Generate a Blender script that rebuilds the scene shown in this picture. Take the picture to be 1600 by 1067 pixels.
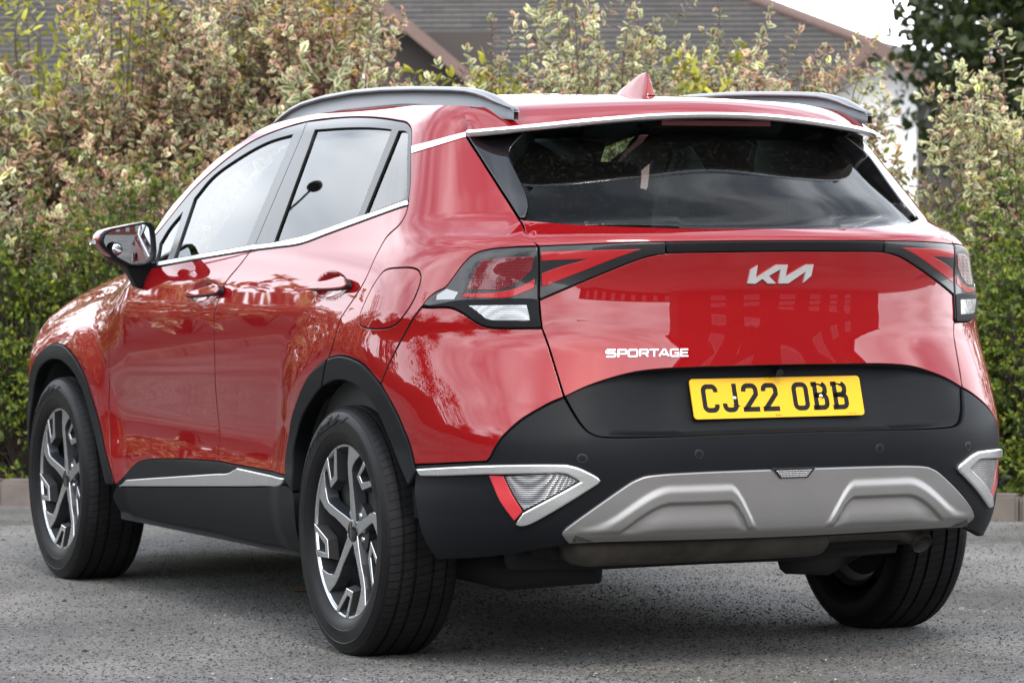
import bpy, bmesh, math, random
import numpy as np
from mathutils import Vector, Matrix, Euler
from mathutils.geometry import delaunay_2d_cdt
np.seterr(all='ignore')
random.seed(7)
for o in list(bpy.data.objects):
    bpy.data.objects.remove(o, do_unlink=True)
scene = bpy.context.scene
COL = scene.collection
# ---------------------------------------------------------------- camera
cam_data = bpy.data.cameras.new('camera')
cam = bpy.data.objects.new('camera', cam_data)
COL.objects.link(cam)
cam_data.lens = 128.5834
cam.matrix_world = Matrix(((-0.411903, 0.021125, -0.910983, -9.553015), (-0.911213, -0.015262, 0.411653, 4.709147), (-0.005207, 0.999660, 0.025536, 1.140315), (0, 0, 0, 1)))
cam_data.sensor_width = 36.0
cam_data.clip_start = 0.1
cam_data.clip_end = 3000.0
cam_data.dof.use_dof = True
cam_data.dof.focus_distance = 10.0
cam_data.dof.aperture_fstop = 9.0
scene.camera = cam
# ---------------------------------------------------------------- sky, sun, exposure
SUN_EL, SUN_AZ = math.radians(48), math.radians(168)     # azimuth of the sun seen from above, counter-clockwise from +x
world = bpy.data.worlds.new('World')
scene.world = world
world.use_nodes = True
wn, wl = world.node_tree.nodes, world.node_tree.links
wn.clear()
w_out = wn.new('ShaderNodeOutputWorld')
w_bg = wn.new('ShaderNodeBackground')
w_sky = wn.new('ShaderNodeTexSky')
w_sky.sky_type = 'NISHITA'
w_sky.sun_disc = False
w_sky.sun_elevation = SUN_EL
w_sky.sun_rotation = math.pi / 2 - SUN_AZ
w_sky.air_density = 1.0
w_sky.dust_density = 2.0
# broken cloud cover all round: bright cloud mixed over the clear sky by direction
w_tc = wn.new('ShaderNodeTexCoord')
w_map = wn.new('ShaderNodeMapping'); w_map.inputs['Scale'].default_value = (1.0, 1.0, 2.6)
w_n1 = wn.new('ShaderNodeTexNoise'); w_n1.inputs['Scale'].default_value = 2.3; w_n1.inputs['Detail'].default_value = 3; w_n1.inputs['Roughness'].default_value = .5
w_n1.inputs['Distortion'].default_value = .6
w_cov = wn.new('ShaderNodeMapRange'); w_cov.interpolation_type = 'SMOOTHSTEP'
w_cov.inputs['From Min'].default_value = .08; w_cov.inputs['From Max'].default_value = .46
w_cov.inputs['To Min'].default_value = .18; w_cov.inputs['To Max'].default_value = 1.0
w_n2 = wn.new('ShaderNodeTexNoise'); w_n2.inputs['Scale'].default_value = 3.1; w_n2.inputs['Detail'].default_value = 3
w_cl = wn.new('ShaderNodeValToRGB')
w_cl.color_ramp.elements[0].position = .30; w_cl.color_ramp.elements[0].color = (12.0, 13.0, 14.2, 1)
w_cl.color_ramp.elements[1].position = .68; w_cl.color_ramp.elements[1].color = (23.0, 23.8, 25.0, 1)
w_mix = wn.new('ShaderNodeMix'); w_mix.data_type = 'RGBA'
w_bg.inputs['Strength'].default_value = 0.1
wl.new(w_tc.outputs['Generated'], w_map.inputs['Vector'])
wl.new(w_map.outputs['Vector'], w_n1.inputs['Vector'])
wl.new(w_map.outputs['Vector'], w_n2.inputs['Vector'])
w_sep = wn.new('ShaderNodeSeparateXYZ'); w_h = wn.new('ShaderNodeMath'); w_h.operation = 'MULTIPLY_ADD'      # a cloud layer closes up towards the horizon
w_h.inputs[1].default_value = -.40
wl.new(w_tc.outputs['Generated'], w_sep.inputs[0]); wl.new(w_sep.outputs['Z'], w_h.inputs[0]); wl.new(w_n1.outputs['Fac'], w_h.inputs[2])
wl.new(w_h.outputs[0], w_cov.inputs['Value'])
wl.new(w_n2.outputs['Fac'], w_cl.inputs['Fac'])
wl.new(w_cov.outputs['Result'], w_mix.inputs['Factor'])
wl.new(w_sky.outputs['Color'], w_mix.inputs[6])
wl.new(w_cl.outputs['Color'], w_mix.inputs[7])
wl.new(w_mix.outputs[2], w_bg.inputs['Color'])
wl.new(w_bg.outputs['Background'], w_out.inputs['Surface'])
sun_data = bpy.data.lights.new('sun', 'SUN')
sun_data.energy = 1.0
sun_data.angle = math.radians(14)
sun_data.color = (1.0, .95, .88)
sun = bpy.data.objects.new('sun', sun_data)
COL.objects.link(sun)
sun.location = (-6, 6, 12)
_sd = Vector((math.cos(SUN_EL) * math.cos(SUN_AZ), math.cos(SUN_EL) * math.sin(SUN_AZ), math.sin(SUN_EL)))
sun.rotation_euler = _sd.to_track_quat('Z', 'Y').to_euler()
scene.view_settings.view_transform = 'Standard'
scene.view_settings.look = 'None'
scene.view_settings.gamma = 1.0
scene.view_settings.use_curve_mapping = False
scene.view_settings.exposure = 1.3
scene.render.engine = 'CYCLES'
scene.cycles.use_denoising = True
scene.cycles.max_bounces = 10
scene.cycles.transparent_max_bounces = 16
scene.cycles.sample_clamp_indirect = 6.0

# ---------------------------------------------------------------- car body surface
# Car axes: x forward from the rear axle, y to the car's left, z up, metres.
def pchip(xk, yk):
    xk = np.asarray(xk, float); yk = np.asarray(yk, float)
    h = np.diff(xk); d = np.diff(yk) / h
    m = np.zeros_like(yk)
    w1 = 2 * h[1:] + h[:-1]; w2 = h[1:] + 2 * h[:-1]
    ok = d[:-1] * d[1:] > 0
    with np.errstate(divide='ignore', invalid='ignore'):
        mm = (w1 + w2) / (w1 / d[:-1] + w2 / d[1:])
    m[1:-1] = np.where(ok, mm, 0.0)
    m[0] = d[0]; m[-1] = d[-1]
    def f(x):
        x = np.asarray(x, float)
        i = np.clip(np.searchsorted(xk, x) - 1, 0, len(h) - 1)
        t = (x - xk[i]) / h[i]
        lo = t < 0; hi = t > 1
        tc = np.clip(t, 0, 1)
        r = ((2*tc**3 - 3*tc**2 + 1) * yk[i] + (tc**3 - 2*tc**2 + tc) * h[i] * m[i]
             + (-2*tc**3 + 3*tc**2) * yk[i+1] + (tc**3 - tc**2) * h[i] * m[i+1])
        r = np.where(lo, yk[0] + m[0] * (x - xk[0]), r)
        return np.where(hi, yk[-1] + m[-1] * (x - xk[-1]), r)
    return f
def smooth(a, b, x):
    t = np.clip((np.asarray(x, float) - a) / (b - a), 0, 1)
    return t * t * (3 - 2 * t)
# half width of the body against height: through the doors, and through the front wing
SEC_MID = pchip([.16, .22, .27, .33, .40, .46, .52, .58, .66, .76, .86, .90, .942, .950, .958, 1.0, 1.06, 1.11, 1.16, 1.26, 1.36, 1.44, 1.49, 1.525, 1.555, 1.575],
                [.80, .838, .862, .884, .893, .893, .886, .885, .896, .914, .9245, .9275, .9298, .9300, .9287, .9180, .9015, .884, .862, .818, .770, .728, .698, .668, .625, .57])
SEC_FRONT = pchip([.16, .22, .30, .40, .50, .60, .70, .80, .88, .94, .98, 1.01, 1.035, 1.06],
                  [.80, .84, .87, .885, .89, .893, .90, .905, .897, .872, .84, .80, .74, .66])
REAR_X = pchip([.18, .24, .30, .36, .42, .50, .58, .64, .68, .74, .80, .85, .90, .95, 1.0, 1.03, 1.07, 1.10, 1.13, 1.155, 1.172, 1.19, 1.205, 1.22, 1.30, 1.40, 1.455, 1.50, 1.56],
               [-.72, -.81, -.875, -.915, -.933, -.940, -.944, -.940, -.928, -.910, -.899, -.8955, -.8915, -.8875, -.8835, -.8832, -.886, -.890, -.895, -.898, -.888, -.845, -.81, -.79, -.70, -.58, -.51, -.45, -.36])
REAR_N = pchip([.2, .45, .6, .75, .93, 1.05, 1.15, 1.22, 1.45, 1.58], [2.7, 3.3, 3.5, 2.9, 2.25, 2.3, 2.42, 1.95, 1.92, 2.1])
REAR_T = pchip([.2, 1.10, 1.25, 1.42, 1.6], [-.2, -.2, -.15, -.05, .05])
S1 = 1.25                     # developed length of the rear quarter turn
XF, AF = 2.97, .62            # front corner
def half_width(x, z):
    w = smooth(1.9, 2.45, x)
    zf = z + .12 * np.maximum(x - 2.3, 0) * smooth(.62, .85, z)
    y = (1 - w) * SEC_MID(z) + w * SEC_FRONT(zf)
    up = smooth(1.0, 1.35, z)
    y = y - (1 - up) * .010 * ((x - 1.1) / 1.5) ** 2 - up * (.036 * ((x - .75) / 1.1) ** 2)
    return y
def flare(x, z):
    r0 = np.hypot(x, z - .347); r1 = np.hypot(x - 2.68, z - .347)
    f = lambda r: .022 * (1 - smooth(.50, .66, r))
    return np.maximum(f(r0), f(r1))
def body_sharp(s, z):
    s = np.asarray(s, float); z = np.asarray(z, float)
    s, z = np.broadcast_arrays(s, z)
    sg = np.where(s < 0, -1.0, 1.0); a_s = np.abs(s)
    xt = REAR_T(z); x0 = REAR_X(z); n = REAR_N(z)
    b = half_width(xt, z); a = xt - x0
    th = np.clip(a_s / S1, 0, 1) * (np.pi / 2)
    c, q = np.cos(th), np.sin(th)
    r = 1.0 / ((np.abs(c) / a) ** n + (np.abs(q) / b) ** n) ** (1 / n)
    xr, yr = xt - r * c, r * q
    xs = xt + (a_s - S1)
    ys = half_width(xs, z)
    # front corner
    fr = xs > XF
    bf = half_width(np.full_like(xs, XF), z)
    thf = np.clip((xs - XF) / 1.0, 0, 1) * (np.pi / 2)
    cf, qf = np.sin(thf), np.cos(thf)
    af = AF * (1 - .25 * smooth(.7, 1.05, z))
    rf = 1.0 / ((np.abs(cf) / af) ** 2.4 + (np.abs(qf) / bf) ** 2.4) ** (1 / 2.4)
    xs2 = np.where(fr, XF + rf * cf, xs); ys2 = np.where(fr, rf * qf, ys)
    side = a_s > S1
    x = np.where(side, xs2, xr); y = np.where(side, ys2, yr)
    wgt = smooth(.55, .85, a_s / S1)
    y = y + flare(x, z) * wgt
    return np.stack([x, y * sg, z * np.ones_like(x)], -1)
def body_raw(s, z):
    s, z = np.broadcast_arrays(np.asarray(s, float), np.asarray(z, float))
    P = body_sharp(s, z)
    m = np.abs(s) < 2.0                      # ease the turn from the tail into the sides
    if np.any(m):
        sm, zm = s[m], z[m]
        Q = .28 * P[m] + sum(w * body_sharp(sm + d, zm) for d, w in ((-.10, .14), (-.05, .22), (.05, .22), (.10, .14)))
        k = (1 - smooth(1.6, 2.0, np.abs(sm)))[..., None]
        P = np.array(P); P[m] = Q * k + P[m] * (1 - k)
    return P
def body_normal(s, z, e=2e-3):
    du = body_raw(s + e, z) - body_raw(s - e, z)
    dv = body_raw(s, z + e) - body_raw(s, z - e)
    n = np.cross(dv, du)      # points outwards
    return n / np.maximum(np.linalg.norm(n, axis=-1, keepdims=True), 1e-12)
def body(s, z, off=0.0):
    P = body_raw(s, z)
    if np.any(np.asarray(off) != 0):
        P = P + body_normal(s, z) * np.asarray(off)[..., None] if np.ndim(off) else P + body_normal(s, z) * off
    return P
def s_of_x(x, z):
    return x - REAR_T(np.asarray(z, float)) + S1

# ---------------------------------------------------------------- materials
MATS = {}
def _set(p, k, v):
    if k in p.inputs: p.inputs[k].default_value = v
def mat(name, color, rough=.5, metal=0.0, coat=0.0, coat_rough=.03, spec=.5, bump=0.0, bump_scale=200.0, var=0.0, var_scale=8.0, ior=None, trans=0.0, sheen=0.0, alpha=None):
    m = bpy.data.materials.new(name); m.use_nodes = True
    nt = m.node_tree; p = nt.nodes['Principled BSDF']
    c = tuple(color) + ((1.0,) if len(color) == 3 else ())
    _set(p, 'Base Color', c); _set(p, 'Roughness', rough); _set(p, 'Metallic', metal)
    _set(p, 'Coat Weight', coat); _set(p, 'Coat Roughness', coat_rough); _set(p, 'Specular IOR Level', spec)
    _set(p, 'Transmission Weight', trans); _set(p, 'Sheen Weight', sheen)
    if ior: _set(p, 'IOR', ior)
    tc = nt.nodes.new('ShaderNodeTexCoord')
    if var > 0:
        n = nt.nodes.new('ShaderNodeTexNoise'); n.inputs['Scale'].default_value = var_scale; n.inputs['Detail'].default_value = 5
        r = nt.nodes.new('ShaderNodeMapRange'); r.inputs['From Min'].default_value = .3; r.inputs['From Max'].default_value = .7
        r.inputs['To Min'].default_value = 1 - var; r.inputs['To Max'].default_value = 1 + var
        x = nt.nodes.new('ShaderNodeMix'); x.data_type = 'RGBA'; x.blend_type = 'MULTIPLY'; x.inputs[0].default_value = 1
        x.inputs[6].default_value = c
        nt.links.new(tc.outputs['Object'], n.inputs['Vector']); nt.links.new(n.outputs['Fac'], r.inputs['Value'])
        nt.links.new(r.outputs['Result'], x.inputs[7]); nt.links.new(x.outputs[2], p.inputs['Base Color'])
    if bump > 0:
        n = nt.nodes.new('ShaderNodeTexNoise'); n.inputs['Scale'].default_value = bump_scale; n.inputs['Detail'].default_value = 3
        b = nt.nodes.new('ShaderNodeBump'); b.inputs['Strength'].default_value = bump; b.inputs['Distance'].default_value = .001
        nt.links.new(tc.outputs['Object'], n.inputs['Vector']); nt.links.new(n.outputs['Fac'], b.inputs['Height'])
        nt.links.new(b.outputs['Normal'], p.inputs['Normal'])
    MATS[name] = m
    return m
def glass_mat(name, tint, ior=1.5, dirt=0.0, rough=0.0):
    m = bpy.data.materials.new(name); m.use_nodes = True
    nt = m.node_tree; nt.nodes.clear()
    o = nt.nodes.new('ShaderNodeOutputMaterial'); t = nt.nodes.new('ShaderNodeBsdfTransparent'); g = nt.nodes.new('ShaderNodeBsdfGlossy')
    f = nt.nodes.new('ShaderNodeFresnel'); x = nt.nodes.new('ShaderNodeMixShader')
    f.inputs['IOR'].default_value = ior; t.inputs['Color'].default_value = tuple(tint) + (1,)
    g.inputs['Roughness'].default_value = rough; g.inputs['Color'].default_value = (1, 1, 1, 1)
    nt.links.new(f.outputs[0], x.inputs[0]); nt.links.new(t.outputs[0], x.inputs[1]); nt.links.new(g.outputs[0], x.inputs[2])
    last = x
    if dirt > 0:
        d = nt.nodes.new('ShaderNodeBsdfDiffuse'); d.inputs['Color'].default_value = (.35, .33, .30, 1)
        tc = nt.nodes.new('ShaderNodeTexCoord')
        n = nt.nodes.new('ShaderNodeTexNoise'); n.inputs['Scale'].default_value = 90; n.inputs['Detail'].default_value = 4
        n2 = nt.nodes.new('ShaderNodeTexNoise'); n2.inputs['Scale'].default_value = 2.2; n2.inputs['Detail'].default_value = 3
        r = nt.nodes.new('ShaderNodeMapRange'); r.inputs['From Min'].default_value = .52; r.inputs['From Max'].default_value = .78; r.inputs['To Max'].default_value = dirt * 3
        k = nt.nodes.new('ShaderNodeMath'); k.operation = 'MULTIPLY_ADD'; k.inputs[2].default_value = dirt * .35
        x2 = nt.nodes.new('ShaderNodeMixShader')
        nt.links.new(tc.outputs['Object'], n.inputs['Vector']); nt.links.new(tc.outputs['Object'], n2.inputs['Vector'])
        nt.links.new(n.outputs['Fac'], r.inputs['Value']); nt.links.new(r.outputs['Result'], k.inputs[0]); nt.links.new(n2.outputs['Fac'], k.inputs[1])
        nt.links.new(k.outputs[0], x2.inputs[0]); nt.links.new(x.outputs[0], x2.inputs[1]); nt.links.new(d.outputs[0], x2.inputs[2])
        last = x2
    nt.links.new(last.outputs[0], o.inputs['Surface'])
    MATS[name] = m
    return m
# ---------------------------------------------------------------- object helpers
def tag(o, label=None, category=None, group=None, kind=None):
    if label: o['label'] = label
    if category: o['category'] = category
    if group: o['group'] = group
    if kind: o['kind'] = kind
    return o
def empty(name, loc=(0, 0, 0), rz=0.0, parent=None):
    o = bpy.data.objects.new(name, None); COL.objects.link(o)
    o.location = loc; o.rotation_euler = (0, 0, rz); o.empty_display_size = .2
    if parent: o.parent = parent
    return o
def mesh_obj(name, verts, faces, material, parent=None, normals=None, smooth_shade=True):
    me = bpy.data.meshes.new(name)
    me.from_pydata([tuple(map(float, v)) for v in verts], [], [tuple(int(i) for i in f) for f in faces])
    me.update()
    if smooth_shade: me.polygons.foreach_set('use_smooth', [True] * len(me.polygons))
    if normals is not None:
        me.normals_split_custom_set_from_vertices([tuple(map(float, n)) for n in normals])
    o = bpy.data.objects.new(name, me); COL.objects.link(o)
    if material:
        for m in (material if isinstance(material, (list, tuple)) else [material]): me.materials.append(m)
    if parent: o.parent = parent
    return o
def bm_obj(name, bm, material, parent=None, smooth_shade=False, sharp=None):
    me = bpy.data.meshes.new(name); bm.normal_update(); bm.to_mesh(me); bm.free()
    o = bpy.data.objects.new(name, me); COL.objects.link(o)
    if material:
        for m in (material if isinstance(material, (list, tuple)) else [material]): me.materials.append(m)
    if smooth_shade:
        me.polygons.foreach_set('use_smooth', [True] * len(me.polygons))
        if sharp: me.set_sharp_from_angle(angle=math.radians(sharp))
    if parent: o.parent = parent
    return o
def add_box(bm, lo, hi, mi=0):
    x0, y0, z0 = lo; x1, y1, z1 = hi
    v = [bm.verts.new(p) for p in ((x0, y0, z0), (x1, y0, z0), (x1, y1, z0), (x0, y1, z0), (x0, y0, z1), (x1, y0, z1), (x1, y1, z1), (x0, y1, z1))]
    for f in ((3, 2, 1, 0), (4, 5, 6, 7), (0, 1, 5, 4), (1, 2, 6, 5), (2, 3, 7, 6), (3, 0, 4, 7)):
        bm.faces.new([v[i] for i in f]).material_index = mi
    return v
def add_tube(bm, pts, rad, seg=10, cap=True):
    pts = [Vector(p) for p in pts]; n = len(pts)
    rad = list(rad) if hasattr(rad, '__len__') else [rad] * n
    rings = []; up = Vector((0, 0, 1))
    for i, p in enumerate(pts):
        t = (pts[min(i + 1, n - 1)] - pts[max(i - 1, 0)]).normalized()
        a = t.cross(up)
        if a.length < .05: a = t.cross(Vector((1, 0, 0)))
        a.normalize(); b = a.cross(t)
        rings.append([bm.verts.new(p + (a * math.cos(k * 2 * math.pi / seg) + b * math.sin(k * 2 * math.pi / seg)) * rad[i]) for k in range(seg)])
    for r0, r1 in zip(rings, rings[1:]):
        for k in range(seg): bm.faces.new((r0[k], r0[(k + 1) % seg], r1[(k + 1) % seg], r1[k]))
    if cap:
        bm.faces.new(rings[0][::-1]); bm.faces.new(rings[-1])
    return rings
# ---------------------------------------------------------------- curves and trimmed panels
def catmull(pts, step):
    P = np.asarray(pts, float)
    if len(P) < 3:
        n = max(1, int(np.ceil(np.linalg.norm(P[-1] - P[0]) / step)))
        return [P[0] + (P[-1] - P[0]) * i / n for i in range(n + 1)]
    closed = np.allclose(P[0], P[-1])
    ext = [P[-2] if closed else 2 * P[0] - P[1], *P, P[1] if closed else 2 * P[-1] - P[-2]]
    out = []
    for i in range(1, len(ext) - 2):
        p0, p1, p2, p3 = ext[i-1], ext[i], ext[i+1], ext[i+2]
        t0 = 0; t1 = t0 + max(np.linalg.norm(p1 - p0), 1e-6) ** .5; t2 = t1 + max(np.linalg.norm(p2 - p1), 1e-6) ** .5; t3 = t2 + max(np.linalg.norm(p3 - p2), 1e-6) ** .5
        n = max(1, int(np.ceil(np.linalg.norm(p2 - p1) / step)))
        for k in range(n):
            t = t1 + (t2 - t1) * k / n
            a1 = (t1-t)/(t1-t0)*p0 + (t-t0)/(t1-t0)*p1; a2 = (t2-t)/(t2-t1)*p1 + (t-t1)/(t2-t1)*p2; a3 = (t3-t)/(t3-t2)*p2 + (t-t2)/(t3-t2)*p3
            b1 = (t2-t)/(t2-t0)*a1 + (t-t0)/(t2-t0)*a2; b2 = (t3-t)/(t3-t1)*a2 + (t-t1)/(t3-t1)*a3
            out.append((t2-t)/(t2-t1)*b1 + (t-t1)/(t2-t1)*b2)
    out.append(P[-1])
    return out
def poly(chains, step=.014):
    out = []
    for ch in chains:
        for q in catmull(ch, step):
            if not out or np.linalg.norm(q - out[-1]) > 1.2e-3: out.append(q)
    while len(out) > 2 and np.linalg.norm(out[0] - out[-1]) < 1.2e-3: out.pop()
    P = np.array(out)
    if area2(P) < 0: P = P[::-1]
    return P
def area2(P):
    return float(np.sum(P[:, 0] * np.roll(P[:, 1], -1) - np.roll(P[:, 0], -1) * P[:, 1]))
def mir(ch):
    return [[-p[0], p[1]] for p in ch]
def inset(P, d):
    a = P - np.roll(P, 1, 0); b = np.roll(P, -1, 0) - P
    a /= np.maximum(np.linalg.norm(a, axis=1, keepdims=True), 1e-9); b /= np.maximum(np.linalg.norm(b, axis=1, keepdims=True), 1e-9)
    na = np.stack([-a[:, 1], a[:, 0]], 1); nb = np.stack([-b[:, 1], b[:, 0]], 1)
    n = na + nb; l = np.linalg.norm(n, axis=1, keepdims=True); n /= np.maximum(l, 1e-6)
    k = np.clip(1 / np.maximum((n * na).sum(1, keepdims=True), .35), 1, 2.2)
    return P + n * d * k, -n
def inside(P, q):
    x, y = q[:, 0][:, None], q[:, 1][:, None]
    x0, y0 = P[:, 0], P[:, 1]; x1, y1 = np.roll(x0, -1), np.roll(y0, -1)
    c = ((y0 > y) != (y1 > y)) & (x < (x1 - x0) * (y - y0) / np.where(y1 == y0, 1e-12, y1 - y0) + x0)
    return c.sum(1) % 2 == 1
def dist_edges(P, q):
    a = P; b = np.roll(P, -1, 0); ab = b - a
    t = np.clip(((q[:, None] - a) * ab).sum(-1) / np.maximum((ab * ab).sum(-1), 1e-12), 0, 1)
    return np.linalg.norm(q[:, None] - (a + t[..., None] * ab), axis=-1).min(1)
def triangulate(P, holes, h):
    lo, hi = P.min(0), P.max(0)
    gx = np.arange(lo[0] + h * .5, hi[0], h); gy = np.arange(lo[1] + h * .5, hi[1], h)
    G = np.array([(x + (h * .5 if j % 2 else 0), y) for j, y in enumerate(gy) for x in gx]) if len(gx) and len(gy) else np.zeros((0, 2))
    if len(G):
        k = inside(P, G) & (dist_edges(P, G) > h * .45)
        for H in holes: k &= ~inside(H, G) & (dist_edges(H, G) > h * .45)
        G = G[k]
    loops = [P] + list(holes)
    V = []; E = []
    for L in loops:
        b = len(V); n = len(L); V += [tuple(p) for p in L]; E += [(b + i, b + (i + 1) % n) for i in range(n)]
    nb = len(V); V += [tuple(p) for p in G]
    r = delaunay_2d_cdt([Vector(v) for v in V], E, [], 0, 1e-7)
    V2 = np.array([tuple(v) for v in r[0]]); F = np.array([tuple(f) for f in r[2]])
    cen = V2[F].mean(1)
    k = inside(P, cen)
    for H in holes: k &= ~inside(H, cen)
    return V2, F[k], r[3], nb
def surf_pos(sz, off):
    s, z = sz[:, 0], sz[:, 1]
    o = off(s, z) if callable(off) else np.full(len(s), float(off))
    if not np.any(o): return body_raw(s, z)
    return body_raw(s, z) + body_normal(s, z) * o[:, None]
def surf_nrm(sz, off, e=1.5e-3):
    if not callable(off): return body_normal(sz[:, 0], sz[:, 1])
    du = surf_pos(sz + [e, 0], off) - surf_pos(sz - [e, 0], off); dv = surf_pos(sz + [0, e], off) - surf_pos(sz - [0, e], off)
    n = np.cross(dv, du); return n / np.maximum(np.linalg.norm(n, axis=1, keepdims=True), 1e-12)
def panel(name, parent, material, chains, holes=(), off=0.0, depth=.014, gap=.0027, rnd=.0012, h=.032, step=.014, side=1, hole_depth=None, flange=None):
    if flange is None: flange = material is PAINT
    P = poly(chains, step) if not isinstance(chains, np.ndarray) else chains
    Hs = [poly(x, step) if not isinstance(x, np.ndarray) else x for x in holes]
    if side < 0:
        P = (P * [-1, 1])[::-1]; Hs = [(x * [-1, 1])[::-1] for x in Hs]
    outer, od = inset(P, gap); inner, _ = inset(P, gap + rnd)
    Hin = []; Hout = []
    for x in Hs:
        a, ad = inset(x, -gap); b, _ = inset(x, -gap - rnd)
        Hout.append((a, -ad)); Hin.append(b)
    V, F, orig, nb = triangulate(inner, Hin, h)
    pos = surf_pos(V, off); nrm = surf_nrm(V, off)
    verts = list(pos); norms = list(nrm)
    # orientation
    f0 = F[len(F) // 2]; fn = np.cross(pos[f0[1]] - pos[f0[0]], pos[f0[2]] - pos[f0[0]])
    faces = [tuple(f) if np.dot(fn, nrm[f0[0]]) > 0 else tuple(f[::-1]) for f in F]
    idx = {}
    for new, ol in enumerate(orig):
        for q in ol: idx[q] = new
    base = 0; deep = []
    for L, (O, D), dp in [(inner, (outer, od), depth)] + [(Hin[i], Hout[i], hole_depth or depth) for i in range(len(Hs))]:
        n = len(L)
        if dp <= 0: base += n; continue
        tn = surf_nrm(O, off); p1 = surf_pos(O, off) - tn * rnd; p2 = surf_pos(O, off) - tn * dp
        e = 1e-3
        dirn = surf_pos(O + D * e, off) - surf_pos(O, off); dirn /= np.maximum(np.linalg.norm(dirn, axis=1, keepdims=True), 1e-12)
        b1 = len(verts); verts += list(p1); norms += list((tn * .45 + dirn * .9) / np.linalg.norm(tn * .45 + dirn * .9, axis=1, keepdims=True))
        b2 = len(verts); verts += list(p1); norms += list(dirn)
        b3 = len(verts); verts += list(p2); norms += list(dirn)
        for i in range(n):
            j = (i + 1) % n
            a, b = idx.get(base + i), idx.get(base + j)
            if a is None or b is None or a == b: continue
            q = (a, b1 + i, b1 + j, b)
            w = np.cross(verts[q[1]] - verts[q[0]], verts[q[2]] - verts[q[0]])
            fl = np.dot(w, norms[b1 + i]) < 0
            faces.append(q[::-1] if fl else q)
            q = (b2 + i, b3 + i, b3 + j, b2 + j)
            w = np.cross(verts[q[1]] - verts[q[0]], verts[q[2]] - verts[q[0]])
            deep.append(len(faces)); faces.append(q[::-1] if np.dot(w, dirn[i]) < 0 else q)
        base += n
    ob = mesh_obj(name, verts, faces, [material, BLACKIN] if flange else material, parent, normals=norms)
    if flange:  # deep edges painted black for the shade and rubber seals in panel gaps
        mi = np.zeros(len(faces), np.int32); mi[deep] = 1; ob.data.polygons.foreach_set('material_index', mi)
    return ob
def flat_poly(bm, pts, z0, z1, xform):
    """extrude a planar outline from depth z0 to z1; xform maps (u, v, w) to space"""
    P = np.array(pts, float)
    if area2(P) < 0: P = P[::-1]
    n = len(P)
    r = delaunay_2d_cdt([Vector(p) for p in P], [(i, (i + 1) % n) for i in range(n)], [], 0, 1e-7)
    V = np.array([tuple(v) for v in r[0]]); F = np.array([tuple(f) for f in r[2]]); F = F[inside(P, V[F].mean(1))]
    top = [bm.verts.new(xform(v[0], v[1], z1)) for v in V]
    for f in F:
        a = [top[i] for i in f]
        w = V[f]; 
        if np.cross(np.append(w[1] - w[0], 0), np.append(w[2] - w[0], 0))[2] < 0: a = a[::-1]
        bm.faces.new(a)
    t2 = [bm.verts.new(xform(p[0], p[1], z1)) for p in P]; b2 = [bm.verts.new(xform(p[0], p[1], z0)) for p in P]
    for i in range(n):
        j = (i + 1) % n; bm.faces.new((t2[i], b2[i], b2[j], t2[j]))
def stroke_outline(pts, w, closed=False):
    """quads of a polyline ribbon of width w with mitred joints: returns list of 4-point polygons"""
    P = [np.array(p, float) for p in pts]; n = len(P); L = []; R_ = []
    for i in range(n):
        a = P[i] - P[i - 1] if (i > 0 or closed) else P[1] - P[0]
        b = P[(i + 1) % n] - P[i] if (i < n - 1 or closed) else a
        if i == n - 1 and not closed: b = a
        a = a / max(np.linalg.norm(a), 1e-9); b = b / max(np.linalg.norm(b), 1e-9)
        na = np.array([-a[1], a[0]]); nb = np.array([-b[1], b[0]]); m = na + nb; m /= max(np.linalg.norm(m), 1e-6)
        k = min(1 / max(float(m @ na), .4), 2.0)
        L.append(P[i] + m * k * w / 2); R_.append(P[i] - m * k * w / 2)
    q = [[L[i], L[i + 1], R_[i + 1], R_[i]] for i in range(n - 1)]
    if closed: q.append([L[-1], L[0], R_[0], R_[-1]])
    return q
def strokes_bm(bm, strokes, w, xform, z0, z1):
    for st in strokes:
        closed = len(st) > 3 and np.allclose(st[0], st[-1])
        for quad in stroke_outline(st[:-1] if closed else st, w, closed):
            a = area2(np.array(quad)); quad = quad if a > 0 else quad[::-1]
            t = [bm.verts.new(xform(q[0], q[1], z1)) for q in quad]; b = [bm.verts.new(xform(q[0], q[1], z0)) for q in quad]
            bm.faces.new(t)
            for i in range(4): bm.faces.new((t[i], b[i], b[(i + 1) % 4], t[(i + 1) % 4]))

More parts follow.
